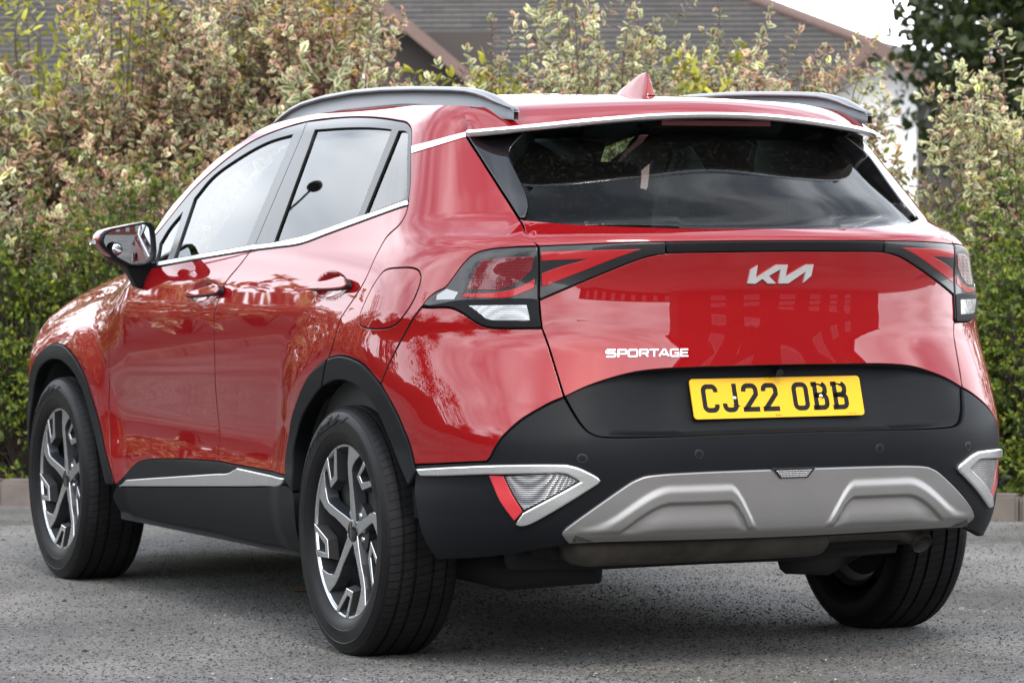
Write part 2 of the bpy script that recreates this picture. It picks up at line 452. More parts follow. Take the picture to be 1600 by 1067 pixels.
# outlines of panels and trim on the body surface: (distance round the body from the rear centre line, height)
O = {
 'front_door_frame': [[[3.3164,1.1833],[3.2706,1.2124],[3.2409,1.2332],[3.1679,1.2812],[3.0667,1.3339],[2.8037,1.4227],[2.5749,1.4817],[2.3504,1.5138],[2.1577,1.5304]],[[2.1577,1.5304],[2.132,1.4911],[2.1369,1.4531],[2.1491,1.4155],[2.1662,1.378],[2.1862,1.3407],[2.207,1.3034],[2.2264,1.2663],[2.2442,1.2291],[2.2636,1.1921],[2.2806,1.155]],[[2.2806,1.155],[2.3618,1.1491],[2.6663,1.1303],[2.9982,1.1106],[3.2064,1.0976]],[[3.2064,1.0976],[3.2608,1.1402],[3.3164,1.1833]]],
 'rear_door_frame': [[[2.1577,1.5304],[1.8418,1.5323],[1.6183,1.5237],[1.4277,1.5081],[1.3395,1.4967],[1.2934,1.4766],[1.276,1.4557],[1.2274,1.3338],[1.2157,1.2814]],[[1.2157,1.2814],[1.2146,1.276]],[[1.2146,1.276],[1.3536,1.2527],[1.5265,1.2286],[1.6859,1.2048],[1.8593,1.1818],[2.0011,1.1693],[2.1567,1.1579],[2.2806,1.155]],[[2.2806,1.155],[2.2636,1.1921],[2.2442,1.2291],[2.2264,1.2663],[2.207,1.3034],[2.1862,1.3407],[2.1662,1.378],[2.1491,1.4155],[2.1369,1.4531],[2.132,1.4911],[2.1577,1.5304]]],
 'front_glass': [[[3.0016,1.1133],[3.0112,1.1515],[3.0154,1.1898],[3.017,1.2284],[3.02,1.2671],[3.0197,1.306]],[[3.0197,1.306],[2.903,1.3665],[2.6613,1.4305],[2.4252,1.4742],[2.2163,1.4922]],[[2.2163,1.4922],[2.2203,1.4536],[2.2321,1.4154],[2.2492,1.3774],[2.2692,1.3396],[2.2898,1.3018],[2.3089,1.2641],[2.3265,1.2265],[2.3456,1.1889],[2.3617,1.1514]],[[2.3617,1.1514],[2.6686,1.1323],[3.0016,1.1133]]],
 'front_quarter_glass': [[[3.0973,1.2632],[3.0905,1.2249],[3.0852,1.1868],[3.0772,1.1489],[3.0646,1.1112]],[[3.0646,1.1112],[3.1666,1.1028]],[[3.1666,1.1028],[3.1928,1.1323],[3.22,1.162]],[[3.22,1.162],[3.1889,1.2066],[3.0973,1.2632]]],
 'rear_glass': [[[2.0381,1.5004],[1.7827,1.4984],[1.5723,1.4912],[1.4342,1.4814]],[[1.4342,1.4814],[1.4416,1.4453],[1.4526,1.4094],[1.4679,1.3737],[1.4852,1.3382],[1.502,1.3027],[1.5166,1.2672],[1.5286,1.2319]],[[1.5286,1.2319],[1.8611,1.1846],[2.1244,1.1612]],[[2.1244,1.1612],[2.113,1.1984],[2.0999,1.2357],[2.0885,1.273],[2.075,1.3105],[2.0605,1.3481],[2.0472,1.3858],[2.0375,1.4237],[2.0323,1.4618],[2.0381,1.5004]]],
 'rear_quarter_glass': [[[1.3808,1.4756],[1.3451,1.4745],[1.3184,1.4681],[1.3041,1.4528],[1.23,1.2834]],[[1.23,1.2834],[1.2881,1.2725],[1.3504,1.2616],[1.414,1.2507],[1.4789,1.2396]],[[1.4789,1.2396],[1.4667,1.273],[1.4518,1.3066],[1.4348,1.3402],[1.4174,1.3739],[1.4018,1.4076],[1.3899,1.4415],[1.3808,1.4756]]],
 'belt_trim_f': [[[3.2064,1.0976],[2.9982,1.1106],[2.6663,1.1303],[2.3618,1.1491],[2.2806,1.155]],[[2.2806,1.155],[2.297,1.1367]],[[2.297,1.1367],[2.5241,1.1233],[2.8081,1.1063],[3.1908,1.0811]],[[3.1908,1.0811],[3.2064,1.0976]]],
 'belt_trim_r': [[[2.2806,1.155],[2.1567,1.1579],[2.0011,1.1693],[1.8593,1.1818],[1.6859,1.2048],[1.5265,1.2286],[1.3536,1.2527],[1.2146,1.276]],[[1.2146,1.276],[1.2087,1.2604]],[[1.2087,1.2604],[1.4699,1.2195],[1.7088,1.1835],[1.8969,1.1557],[2.0974,1.145],[2.297,1.1367]],[[2.297,1.1367],[2.2806,1.155]]],
 'front_door_skin': [[[3.1908,1.0811],[2.8081,1.1063],[2.5241,1.1233],[2.297,1.1367]],[[2.297,1.1367],[2.3532,1.0913],[2.4386,1.0306],[2.466,0.964],[2.4877,0.8853],[2.5004,0.8063],[2.5494,0.6584],[2.5695,0.4892]],[[2.5682,0.4863],[2.9699,0.473],[3.2326,0.4566],[3.333,0.4431],[3.3878,0.4265],[3.4533,0.401],[3.5579,0.3568]],[[3.5624,0.3565],[3.5884,0.4678],[3.6173,0.6231],[3.5717,0.8217],[3.5607,0.901],[3.5067,0.9444],[3.4128,0.9962],[3.3057,1.0474],[3.1908,1.0811]]],
 'rear_door_skin': [[[2.297,1.1367],[2.0974,1.145],[1.8969,1.1557],[1.7088,1.1835],[1.4699,1.2195],[1.2087,1.2604]],[[1.2087,1.2604],[1.2083,1.2367],[1.225,1.2084],[1.2872,1.1685],[1.3093,1.1236],[1.3249,1.0545],[1.3989,0.9729],[1.4338,0.9287],[1.4467,0.8908],[1.4952,0.8321]],[[1.4952,0.8321],[1.6431,0.7844],[1.7551,0.7219],[1.8627,0.6377],[1.9151,0.5547],[1.921,0.5169],[1.9115,0.4782]],[[1.9115,0.4782],[2.3576,0.4834],[2.5682,0.4863]],[[2.5695,0.4892],[2.5494,0.6584],[2.5004,0.8063],[2.4877,0.8853],[2.466,0.964],[2.4386,1.0306],[2.3532,1.0913],[2.297,1.1367]]],
 'quarter_panel': [[[1.2087,1.2604],[1.2157,1.2814]],[[1.2157,1.2814],[1.2274,1.3338],[1.276,1.4557],[1.2934,1.4766],[1.3395,1.4967],[1.4277,1.5081],[1.6183,1.5237],[1.8418,1.5323],[2.1577,1.5304],[2.3504,1.5138],[2.5749,1.4817],[2.8037,1.4227],[3.0667,1.3339],[3.1679,1.2812],[3.2706,1.2124],[3.3164,1.1833]],[[3.3164,1.1833],[3.3586,1.1666]],[[3.3586,1.1666],[3.2767,1.2673],[3.1478,1.3353],[2.8882,1.4352],[2.6784,1.4858]],[[2.6784,1.4858],[2.5404,1.5271],[2.2361,1.5536],[1.95,1.5612],[1.656,1.5618],[1.1564,1.5471],[0.9407,1.5349]],[[0.9407,1.5349],[0.9724,1.5119],[0.9937,1.4845],[1.0049,1.4658],[1.0096,1.4513]],[[1.0096,1.4513],[0.9549,1.3987],[0.9089,1.3468],[0.8541,1.2818],[0.7983,1.2183]],[[0.7983,1.2183],[0.7721,1.1995],[0.7374,1.1803],[0.7141,1.1622],[0.7014,1.1442]],[[0.7014,1.1442],[0.7758,1.1412],[0.836,1.1354],[0.878,1.1236],[0.9077,1.0973],[0.9314,1.0647],[0.9542,1.0345],[0.98,1.0222],[1.0055,1.0026],[1.017,0.9858]],[[1.0215,0.9818],[1.0838,0.8983],[1.1608,0.7707]],[[1.1608,0.7707],[1.2442,0.8191],[1.3208,0.8365],[1.4096,0.8415],[1.4952,0.8321]],[[1.4952,0.8321],[1.4467,0.8908],[1.4338,0.9287],[1.3989,0.9729],[1.3249,1.0545],[1.3093,1.1236],[1.2872,1.1685],[1.225,1.2084],[1.2083,1.2367],[1.2087,1.2604]]],
 'chrome_c': [[[1.2559,1.4285],[1.1939,1.4351],[1.1401,1.4421],[1.0927,1.4493],[1.0498,1.4566],[1.0093,1.4641]],[[1.0093,1.4641],[1.0083,1.4485]],[[1.0083,1.4485],[1.0473,1.4398],[1.0886,1.4311],[1.1339,1.4226],[1.1852,1.4143],[1.2442,1.4062]],[[1.2442,1.4062],[1.2559,1.4285]]],
 'fuel_flap': [[[1.2095,1.0822],[1.1557,1.0869],[1.0761,1.086],[1.0525,1.0772],[1.0423,1.0594],[1.0442,1.0309],[1.0617,0.9849],[1.0946,0.9447],[1.1263,0.9286],[1.161,0.9227],[1.2629,0.9245],[1.2924,0.9345],[1.2962,0.961],[1.2731,1.0183],[1.2469,1.0549],[1.2276,1.0747],[1.2095,1.0822]]],
 'rear_corner': [[[1.0215,0.9818],[0.9933,0.9812],[0.9307,0.9807],[0.8946,0.9664],[0.8593,0.9426],[0.8312,0.9299],[0.6943,0.9266]],[[0.6943,0.9266],[0.6563,0.839],[0.6192,0.7469]],[[0.6192,0.7469],[0.6497,0.732],[0.6769,0.7138],[0.7093,0.6887],[0.7421,0.6517],[0.7631,0.621],[0.7805,0.5883]],[[0.7805,0.5883],[0.7911,0.5761]],[[0.7911,0.5761],[0.8243,0.5735],[0.8595,0.5707],[0.8965,0.5676],[0.9358,0.5643],[0.9783,0.5607],[1.0259,0.5568]],[[1.0259,0.5568],[1.0531,0.6266],[1.0997,0.703],[1.1608,0.7707]],[[1.1608,0.7707],[1.0838,0.8983],[1.0215,0.9818]]],
 'front_wing_low': [[[3.5624,0.3565],[3.5799,0.3933],[3.6571,0.5077],[3.7645,0.6494],[3.8038,0.6999],[3.8891,0.7612],[4.0286,0.8061],[4.1425,0.8158],[4.2289,0.8027],[4.3262,0.7599],[4.4089,0.7123]]],
 'arch_r_in': [[[1.8462,0.4314],[1.8459,0.4531],[1.8491,0.5579],[1.77,0.6452],[1.6375,0.7177],[1.5594,0.7498],[1.4476,0.7721],[1.3583,0.7713],[1.2664,0.7494],[1.2091,0.7143],[1.1676,0.6667],[1.1156,0.5815],[1.0447,0.4969]]],
 'arch_r_out': [[[1.9115,0.4782],[1.921,0.5169],[1.9151,0.5547],[1.8627,0.6377],[1.7551,0.7219],[1.6431,0.7844],[1.4952,0.8321]],[[1.4952,0.8321],[1.4096,0.8415],[1.3208,0.8365],[1.2442,0.8191],[1.1577,0.769],[1.0997,0.703],[1.0531,0.6266],[1.0259,0.5568]]],
 'sill_upper': [[[3.5579,0.3568],[3.4533,0.401],[3.3878,0.4265],[3.333,0.4431],[3.2326,0.4566],[2.9699,0.473],[2.5682,0.4863]],[[2.5682,0.4863],[2.3576,0.4834],[1.9115,0.4782]],[[1.9115,0.4782],[1.9082,0.4522]],[[1.9082,0.4522],[2.1741,0.4307],[2.563,0.4074],[3.5507,0.3518]],[[3.5507,0.3518],[3.5579,0.3568]]],
 'sill_trim': [[[3.4573,0.3803],[2.5751,0.4474],[2.4434,0.4574],[2.3667,0.4761]],[[2.3667,0.4761],[2.264,0.4738],[2.1633,0.4715],[2.0543,0.4699],[1.9119,0.4707]],[[1.9119,0.4707],[1.9327,0.4514],[2.1741,0.4316],[2.563,0.4084],[3.5275,0.3541]],[[3.5275,0.3541],[3.4573,0.3803]]],
 'sill_low': [[[3.551,0.3507],[2.5631,0.4064],[2.1741,0.4297],[1.9082,0.4503]],[[1.9082,0.4503],[1.8462,0.4314],[1.8355,0.3761],[1.8597,0.2631]],[[1.8597,0.2631],[2.2183,0.2552],[2.5047,0.2575],[2.6629,0.2616],[3.2939,0.2592],[3.5726,0.2662]],[[3.5726,0.2662],[3.5883,0.3174],[3.551,0.3507]]],
 'lamp_body': [[[1.017,0.9858],[1.0055,1.0026],[0.98,1.0222],[0.9542,1.0345],[0.9314,1.0647],[0.9077,1.0973],[0.878,1.1236],[0.836,1.1354],[0.7758,1.1412],[0.7014,1.1442]],[[0.7014,1.1442],[0.7032,1.0013],[0.6943,0.9266]],[[0.6943,0.9266],[0.8312,0.9299],[0.8593,0.9426],[0.8946,0.9664],[0.9307,0.9807],[0.9933,0.9812],[1.017,0.9858]]],
 'lamp_red': [[[0.8568,1.1048],[0.7899,1.1149],[0.7112,1.1181]],[[0.7112,1.1181],[0.7129,1.0902],[0.7139,1.0623],[0.7142,1.0344]],[[0.7142,1.0344],[0.7764,1.0105],[0.9038,1.0099]],[[0.9038,1.0099],[0.8861,1.0346],[0.8745,1.0715],[0.8568,1.1048]]],
 'lamp_red_upper': [[[0.855,1.1057],[0.7899,1.1149],[0.7112,1.1181]],[[0.7112,1.1181],[0.7167,1.1052]],[[0.7167,1.1052],[0.7205,1.0831]],[[0.7205,1.0831],[0.7534,1.0508],[0.7952,1.0305],[0.8905,1.0288]],[[0.8905,1.0288],[0.8745,1.0715],[0.855,1.1057]]],
 'lamp_red_lower': [[[0.7144,1.0575],[0.7434,1.0406],[0.7771,1.0279]],[[0.7771,1.0279],[0.8179,1.0211],[0.8948,1.0185]],[[0.8948,1.0185],[0.9027,1.0082]],[[0.9027,1.0082],[0.7763,1.0083],[0.7428,1.0202]],[[0.7428,1.0202],[0.7142,1.034]],[[0.7142,1.034],[0.7144,1.0575]]],
 'lamp_tip_clear': [[[0.9729,1.0148],[0.946,1.0312]],[[0.946,1.0312],[0.9113,1.0219]],[[0.9113,1.0219],[0.92,1.0013]],[[0.92,1.0013],[0.9467,1.0004],[0.9745,0.9994]],[[0.9745,0.9994],[0.9729,1.0148]]],
 'lamp_base': [[[1.0125,0.9843],[0.9598,0.9917],[0.9127,1.0005],[0.8369,1.0041],[0.7199,1.0056],[0.7062,1.0031]],[[0.7062,1.0031],[0.7012,0.9661],[0.6969,0.9291]],[[0.6969,0.9291],[0.8312,0.9325],[0.8593,0.9452],[0.8949,0.9689],[0.931,0.9824],[0.9936,0.9828],[1.0125,0.9843]]],
 'lamp_white': [[[0.8816,0.9866],[0.8506,0.9871],[0.8204,0.9876],[0.7906,0.9881],[0.7613,0.9886],[0.7321,0.989]],[[0.7321,0.989],[0.7265,0.9675],[0.7211,0.946]],[[0.7211,0.946],[0.8083,0.947],[0.8313,0.9504]],[[0.8313,0.9504],[0.8561,0.9699],[0.8816,0.9866]]],
 'lamp_gate': [[[0.6991,1.1442],[0.6366,1.1473],[0.5688,1.1496],[0.4697,1.1527],[0.3647,1.1544]],[[0.3647,1.1544],[0.3685,1.1221]],[[0.3685,1.1221],[0.4012,1.1188],[0.441,1.1094],[0.5291,1.0765],[0.6406,1.0293],[0.7032,1.0008]],[[0.7032,1.0008],[0.7039,1.0367],[0.7038,1.0725],[0.7027,1.1084],[0.6991,1.1442]]],
 'lamp_gate_red': [[[0.6948,1.1297],[0.5714,1.1333],[0.4328,1.136]],[[0.4328,1.136],[0.5092,1.1109],[0.5938,1.0774],[0.6965,1.0353]],[[0.6965,1.0353],[0.697,1.054],[0.697,1.0728]],[[0.697,1.0728],[0.6536,1.0891],[0.581,1.1096]],[[0.581,1.1096],[0.6386,1.1082],[0.697,1.1051]],[[0.697,1.1051],[0.6948,1.1297]]],
 'light_bar': [[[0.3647,1.1544],[0.3665,1.1238]]],
 'glass_bottom': [[[0.7983,1.2183],[0.7029,1.2095],[0.6255,1.2038],[0.4341,1.1959],[0.317,1.1923],[0.194,1.1907],[0.0837,1.1913]]],
 'gate_bar_top': [[[0.6991,1.1442],[0.5688,1.1496],[0.3647,1.1544],[0.1939,1.1553],[0.0157,1.1555]]],
 'gate_bar_bot': [[[0.7032,1.0008],[0.6406,1.0293],[0.5291,1.0765],[0.441,1.1094],[0.4012,1.1188],[0.3665,1.1238],[0.1952,1.1263],[0.014,1.1272]]],
 'gate_gap_low': [[[0.6943,0.9266],[0.6563,0.839],[0.6192,0.7469]]],
 'gate_red_bot': [[[0.6192,0.7469],[0.5711,0.7733],[0.5142,0.7945],[0.4546,0.8096],[0.3902,0.8165],[0.2873,0.8202],[0.1364,0.8214],[0.0016,0.8218]]],
 'gate_black_bot': [[[0.6192,0.7469],[0.5978,0.7126],[0.5717,0.6755],[0.5508,0.655],[0.5313,0.6454],[0.4984,0.6416],[0.153,0.644],[0.0102,0.644]]],
 'gate_gap_fin': [[[1.0096,1.4513],[0.9549,1.3987],[0.9089,1.3468],[0.8541,1.2818],[0.7983,1.2183]]],
 'fin_inner': [[[1.0025,1.4658],[0.9609,1.4712],[0.9202,1.4767],[0.8799,1.4822],[0.8396,1.4879],[0.7989,1.4936],[0.7574,1.4993]],[[0.7716,1.4829],[0.8124,1.4485],[0.8439,1.4108],[0.8443,1.3945]],[[0.8443,1.3945],[0.7774,1.2676],[0.7803,1.2204]]],
 'bumper_top_l': [[[0.6192,0.7469],[0.6497,0.732],[0.6769,0.7138],[0.7093,0.6887],[0.7421,0.6517],[0.7631,0.621],[0.7805,0.5883]],[[0.7805,0.5883],[0.7911,0.5761]],[[0.7911,0.5761],[0.8243,0.5735],[0.8595,0.5707],[0.8965,0.5676],[0.9358,0.5643],[0.9783,0.5607],[1.0259,0.5568]]],
 'bumper_bot': [[[1.028,0.4979],[1.0137,0.4298],[0.9968,0.3614],[0.967,0.2997]],[[0.967,0.2997],[0.8196,0.3148],[0.7008,0.3363],[0.6101,0.3547]]],
 'fog_trim': [[[1.0148,0.547],[0.8647,0.5613],[0.7576,0.5693],[0.6515,0.5728],[0.603,0.5722]],[[0.603,0.5722],[0.5777,0.5653],[0.5524,0.5515],[0.5326,0.5377],[0.5265,0.5292],[0.5331,0.5191]],[[0.5331,0.5191],[0.5973,0.4721],[0.6721,0.4224],[0.6969,0.41],[0.7152,0.4079],[0.7239,0.4129]],[[0.7239,0.4129],[0.7032,0.4441]],[[0.7032,0.4441],[0.6253,0.4925],[0.573,0.5271]],[[0.573,0.5271],[0.5883,0.5383],[0.6036,0.5468],[0.6206,0.5492]],[[0.6206,0.5492],[0.7853,0.5423],[0.9046,0.533],[0.9938,0.5275]],[[0.9938,0.5275],[1.0148,0.547]]],
 'fog_red': [[[0.7853,0.5406],[0.7661,0.5399],[0.7474,0.5392]],[[0.7474,0.5392],[0.7315,0.4997],[0.7045,0.4475]],[[0.7045,0.4475],[0.7263,0.4197]],[[0.7263,0.4197],[0.7603,0.4768],[0.7853,0.5406]]],
 'fog_lens': [[[0.7442,0.5393],[0.6207,0.5468],[0.6037,0.5442],[0.5758,0.528]],[[0.5758,0.528],[0.6311,0.4908],[0.7014,0.4493]],[[0.7014,0.4493],[0.7284,0.4997],[0.7442,0.5393]]],
 'skid': [[[0.6202,0.3864],[0.6178,0.3951],[0.6097,0.4037],[0.544,0.4581],[0.4562,0.525],[0.4409,0.5326],[0.4285,0.5378],[0.3894,0.5427],[0.2947,0.5458],[0.0744,0.5473],[-0.0081,0.5475]],[[-0.0253,0.3577],[0.1036,0.3586],[0.5304,0.3603],[0.61,0.3551]],[[0.61,0.3551],[0.6202,0.3864]]],
 'skid_R': [[[-0.0081,0.5475],[-0.3135,0.546],[-0.3862,0.542],[-0.4339,0.5301],[-0.4748,0.507],[-0.5391,0.4594],[-0.5907,0.4215],[-0.6059,0.404],[-0.6109,0.3852],[-0.5926,0.3603],[-0.5717,0.352]]],
 'revlamp': [[[0.0712,0.5515],[0.0367,0.5509],[0.002,0.5504],[-0.0329,0.5499],[-0.0678,0.5493]],[[-0.0678,0.5493],[-0.0492,0.524]],[[-0.0492,0.524],[-0.0043,0.5253],[0.0404,0.5265]],[[0.0404,0.5265],[0.0712,0.5515]]],
 'sensors': [[[0.5665,0.5871],[0.282,0.5925]]],
 'plate': [[[0.3091,0.7877],[0.2966,0.682]]],
 'sportage': [[[0.5304,0.8516],[0.3016,0.8696]]],
 'handles': [[[1.7529,1.0245],[1.4532,1.0484]],[[2.8018,0.9999],[2.4787,1.0225]]],
 'handle_r': [[[1.6784,1.0374],[1.5543,1.045],[1.491,1.0531],[1.4563,1.0569]],[[1.4563,1.0569],[1.4176,1.0499],[1.3932,1.0363]],[[1.3932,1.0363],[1.3976,1.0293],[1.418,1.0249],[1.5243,1.0197],[1.6648,1.0178]],[[1.6648,1.0178],[1.6789,1.0276],[1.6784,1.0374]]],
 'cup_r': [[[1.6731,1.0525],[1.6499,1.0654],[1.5887,1.0748],[1.5272,1.07],[1.469,1.0555],[1.448,1.0413],[1.4428,1.0198],[1.4667,1.0052],[1.5237,0.9974],[1.5948,1.0021],[1.648,1.0162],[1.6797,1.0342],[1.6731,1.0525]]],
 'handle_f': [[[2.7185,1.0023],[2.6055,1.0122],[2.5247,1.0225],[2.4775,1.0296]],[[2.4775,1.0296],[2.4337,1.0251],[2.4089,1.0147]],[[2.4089,1.0147],[2.4135,1.005],[2.4443,0.9998],[2.5676,0.9925],[2.708,0.9882]],[[2.708,0.9882],[2.7224,0.9951],[2.7185,1.0023]]],
 'cup_f': [[[2.7182,1.0266],[2.6796,1.0388],[2.6139,1.0462],[2.5396,1.0417],[2.4902,1.0303],[2.4718,1.0128],[2.4808,0.9932],[2.5167,0.9791],[2.5838,0.9744],[2.6544,0.9815],[2.7081,0.9968],[2.7318,1.0126],[2.7182,1.0266]]],
 'mirror_base': [[[3.3862,1.0786],[3.2017,1.0893]],[[3.2926,1.012],[3.1638,1.0585]]],
 'door_crease': [[[1.7954,1.1406],[1.7313,1.1644],[1.6229,1.1805],[1.5107,1.1862],[1.4497,1.1831]]],
 'spoiler_roof_gap': [[[0.9407,1.5349],[0.9049,1.5362],[0.8695,1.5376]]],
}

# ---------------------------------------------------------------- car materials
def paint_mat():
    m = mat('red_metallic_paint', (.165, .0028, .0075), rough=.42, metal=.12, coat=1.0, coat_rough=.010, spec=.0)
    _set(m.node_tree.nodes['Principled BSDF'], 'Coat IOR', 1.56)
    nt = m.node_tree; p = nt.nodes['Principled BSDF']
    tc = nt.nodes.new('ShaderNodeTexCoord')
    v = nt.nodes.new('ShaderNodeTexVoronoi'); v.inputs['Scale'].default_value = 1800
    mx = nt.nodes.new('ShaderNodeMix'); mx.data_type = 'RGBA'
    mx.inputs[6].default_value = (.160, .0026, .0044, 1); mx.inputs[7].default_value = (.208, .0042, .0058, 1)
    nt.links.new(tc.outputs['Object'], v.inputs['Vector']); nt.links.new(v.outputs['Distance'], mx.inputs[0]); nt.links.new(mx.outputs[2], p.inputs['Base Color'])
    return m
PAINT = paint_mat()
CLAD = mat('matt_black_cladding', (.0045, .005, .006), rough=.50, spec=.12, bump=.25, bump_scale=900, var=.12, var_scale=6)
GLOSSB = mat('gloss_black_trim', (.006, .006, .007), rough=.12, spec=.3, coat=.55, coat_rough=.03)
CLADG = mat('satin_black_bar', (.006, .006, .007), rough=.30, spec=.22)
FRAME = mat('satin_dark_frame', (.014, .014, .015), rough=.30, spec=.30)
RUBBER = mat('rubber_seal', (.010, .010, .010), rough=.75)
CHROME = mat('satin_chrome', (.72, .73, .74), rough=.20, metal=1.0)
SILVER = mat('silver_skid_paint', (.235, .23, .222), rough=.38, metal=.75, coat=.25, coat_rough=.2, var=.05, var_scale=5)
RAILM = mat('silver_roof_rail', (.26, .265, .275), rough=.42, metal=.85)
GLASS = glass_mat('tinted_window_glass', (.24, .27, .26), ior=1.44)
GLASSF = glass_mat('front_window_glass', (.26, .30, .29), ior=1.38)
GLASSR = glass_mat('rear_window_glass', (.30, .42, .36), ior=1.20, dirt=.012)
LENSR = mat('red_lamp_lens', (.25, .005, .007), rough=.35, spec=.2, coat=.6, coat_rough=.02, bump=.15, bump_scale=420)
LENSD = mat('dark_red_lamp_lens', (.035, .003, .004), rough=.22, coat=1.0, coat_rough=.02)
LENSK = mat('smoked_lamp_cover', (.009, .009, .010), rough=.28, spec=.25, coat=.45, coat_rough=.015)
LENSG = mat('grey_lamp_tip', (.20, .21, .22), rough=.22, coat=1.0, coat_rough=.02)
REFLECT = mat('red_reflector', (.42, .015, .022), rough=.30, coat=1.0, coat_rough=.05, bump=.6, bump_scale=700)
def lens_mat(name, col, sx, sz, lo=.25):
    m = mat(name, col, rough=.15, metal=.55, coat=1.0, coat_rough=.02)
    nt = m.node_tree; p = nt.nodes['Principled BSDF']
    tc = nt.nodes.new('ShaderNodeTexCoord'); mp = nt.nodes.new('ShaderNodeMapping'); mp.inputs['Rotation'].default_value = (0, 0, .7)
    w = nt.nodes.new('ShaderNodeTexWave'); w.inputs['Scale'].default_value = sx; w.bands_direction = 'X'
    w2 = nt.nodes.new('ShaderNodeTexWave'); w2.inputs['Scale'].default_value = sz; w2.bands_direction = 'Z'
    ad = nt.nodes.new('ShaderNodeMath'); ad.operation = 'ADD'
    b = nt.nodes.new('ShaderNodeBump'); b.inputs['Strength'].default_value = 1.0; b.inputs['Distance'].default_value = .0015
    nt.links.new(tc.outputs['Object'], mp.inputs['Vector'])
    for q in (w, w2): nt.links.new(mp.outputs['Vector'], q.inputs['Vector'])
    nt.links.new(w.outputs['Fac'], ad.inputs[0]); nt.links.new(w2.outputs['Fac'], ad.inputs[1]); nt.links.new(ad.outputs[0], b.inputs['Height'])
    nt.links.new(b.outputs['Normal'], p.inputs['Normal'])
    r = nt.nodes.new('ShaderNodeValToRGB'); r.color_ramp.elements[0].color = tuple(c * lo for c in col) + (1,); r.color_ramp.elements[1].color = tuple(col) + (1,)
    r.color_ramp.elements[0].position = .25; r.color_ramp.elements[1].position = 1.0
    hf = nt.nodes.new('ShaderNodeMath'); hf.operation = 'MULTIPLY'; hf.inputs[1].default_value = .5
    nt.links.new(ad.outputs[0], hf.inputs[0]); nt.links.new(hf.outputs[0], r.inputs['Fac']); nt.links.new(r.outputs['Color'], p.inputs['Base Color'])
    return m
LENSW = lens_mat('clear_ribbed_lens', (.62, .63, .64), 95, 64, .45)
LENSF = lens_mat('clear_fog_lens', (.42, .41, .41), 110, 60, .18)
LENSRR = lens_mat('ribbed_red_lens', (.20, .006, .012), 7, 80, .30)
YELLOW = mat('yellow_plate_film', (.62, .32, .003), rough=.45, coat=.15, coat_rough=.15, spec=.15)
PLATEK = mat('plate_black_lettering', (.006, .006, .006), rough=.5, spec=.12)
BADGE = mat('satin_badge_metal', (.75, .75, .74), rough=.28, metal=.85)
WHITEB = mat('bright_badge_metal', (.62, .62, .63), rough=.25, metal=.8)
TYRE = mat('tyre_rubber', (.0050, .0050, .0054), rough=.44, spec=.15, bump=.3, bump_scale=500, var=.25, var_scale=9)
TYREL = mat('tyre_lettering', (.026, .026, .027), rough=.4)
ALLOY = mat('machined_alloy_face', (.56, .57, .58), rough=.26, metal=1.0)
ALLOYD = mat('dark_grey_alloy', (.016, .018, .021), rough=.38, metal=.1, coat=.3, coat_rough=.1)
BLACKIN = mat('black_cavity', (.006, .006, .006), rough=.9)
INTER = mat('dark_interior_trim', (.020, .020, .021), rough=.7)
SEATM = mat('dark_seat_cloth', (.028, .028, .030), rough=.85, bump=.3, bump_scale=300)
EXH = mat('dull_exhaust_steel', (.075, .068, .058), rough=.55, metal=.6, var=.35, var_scale=12)
DISC = mat('brake_steel', (.30, .29, .28), rough=.35, metal=1.0)
MIRRORG = mat('mirror_glass', (.50, .53, .55), rough=.02, metal=1.0)

car = empty('car')
tag(car, 'red metallic five-door sport utility vehicle parked on the tarmac, rear corner towards the viewer', 'car')

def half(ch):                 # left half chain that ends on the centre line
    c = [list(p) for p in ch]
    c[-1][0] = 0.0
    return c
def sym(ch):                  # left to right through the centre
    c = half(ch)
    return c + [[-p[0], p[1]] for p in c[-2::-1]]
def both(fn):
    for sd in (1, -1): fn(sd)

# ---------------------------------------------------------------- body sides (built left, repeated right)
def arch_f_chain():
    a = [list(p) for p in O['front_wing_low'][0]]
    xs = [(p[0] - 1.45, p[1]) for p in a]
    out = list(a[:8])
    for x, z in [q for q in xs[:7]][::-1]:
        x2 = 5.38 - x
        s = x2 + 1.45 if x2 < 2.97 else 4.42 + (x2 - 2.97) / 1.36
        out.append([s, z])
    return out
def scale_arch(ch, cs, cz, k):
    return [[cs + (p[0] - cs) * k, cz + (p[1] - cz) * k] for p in ch]
ARCH_F = arch_f_chain()
ARCH_F_IN = [[4.13 + (p[0] - 4.13) * .885, .347 + (p[1] - .347) * .885] for p in ARCH_F]
def arch_polys(out_, in_):
    return [out_, [out_[-1], in_[-1]], in_[::-1], [in_[0], out_[0]]]

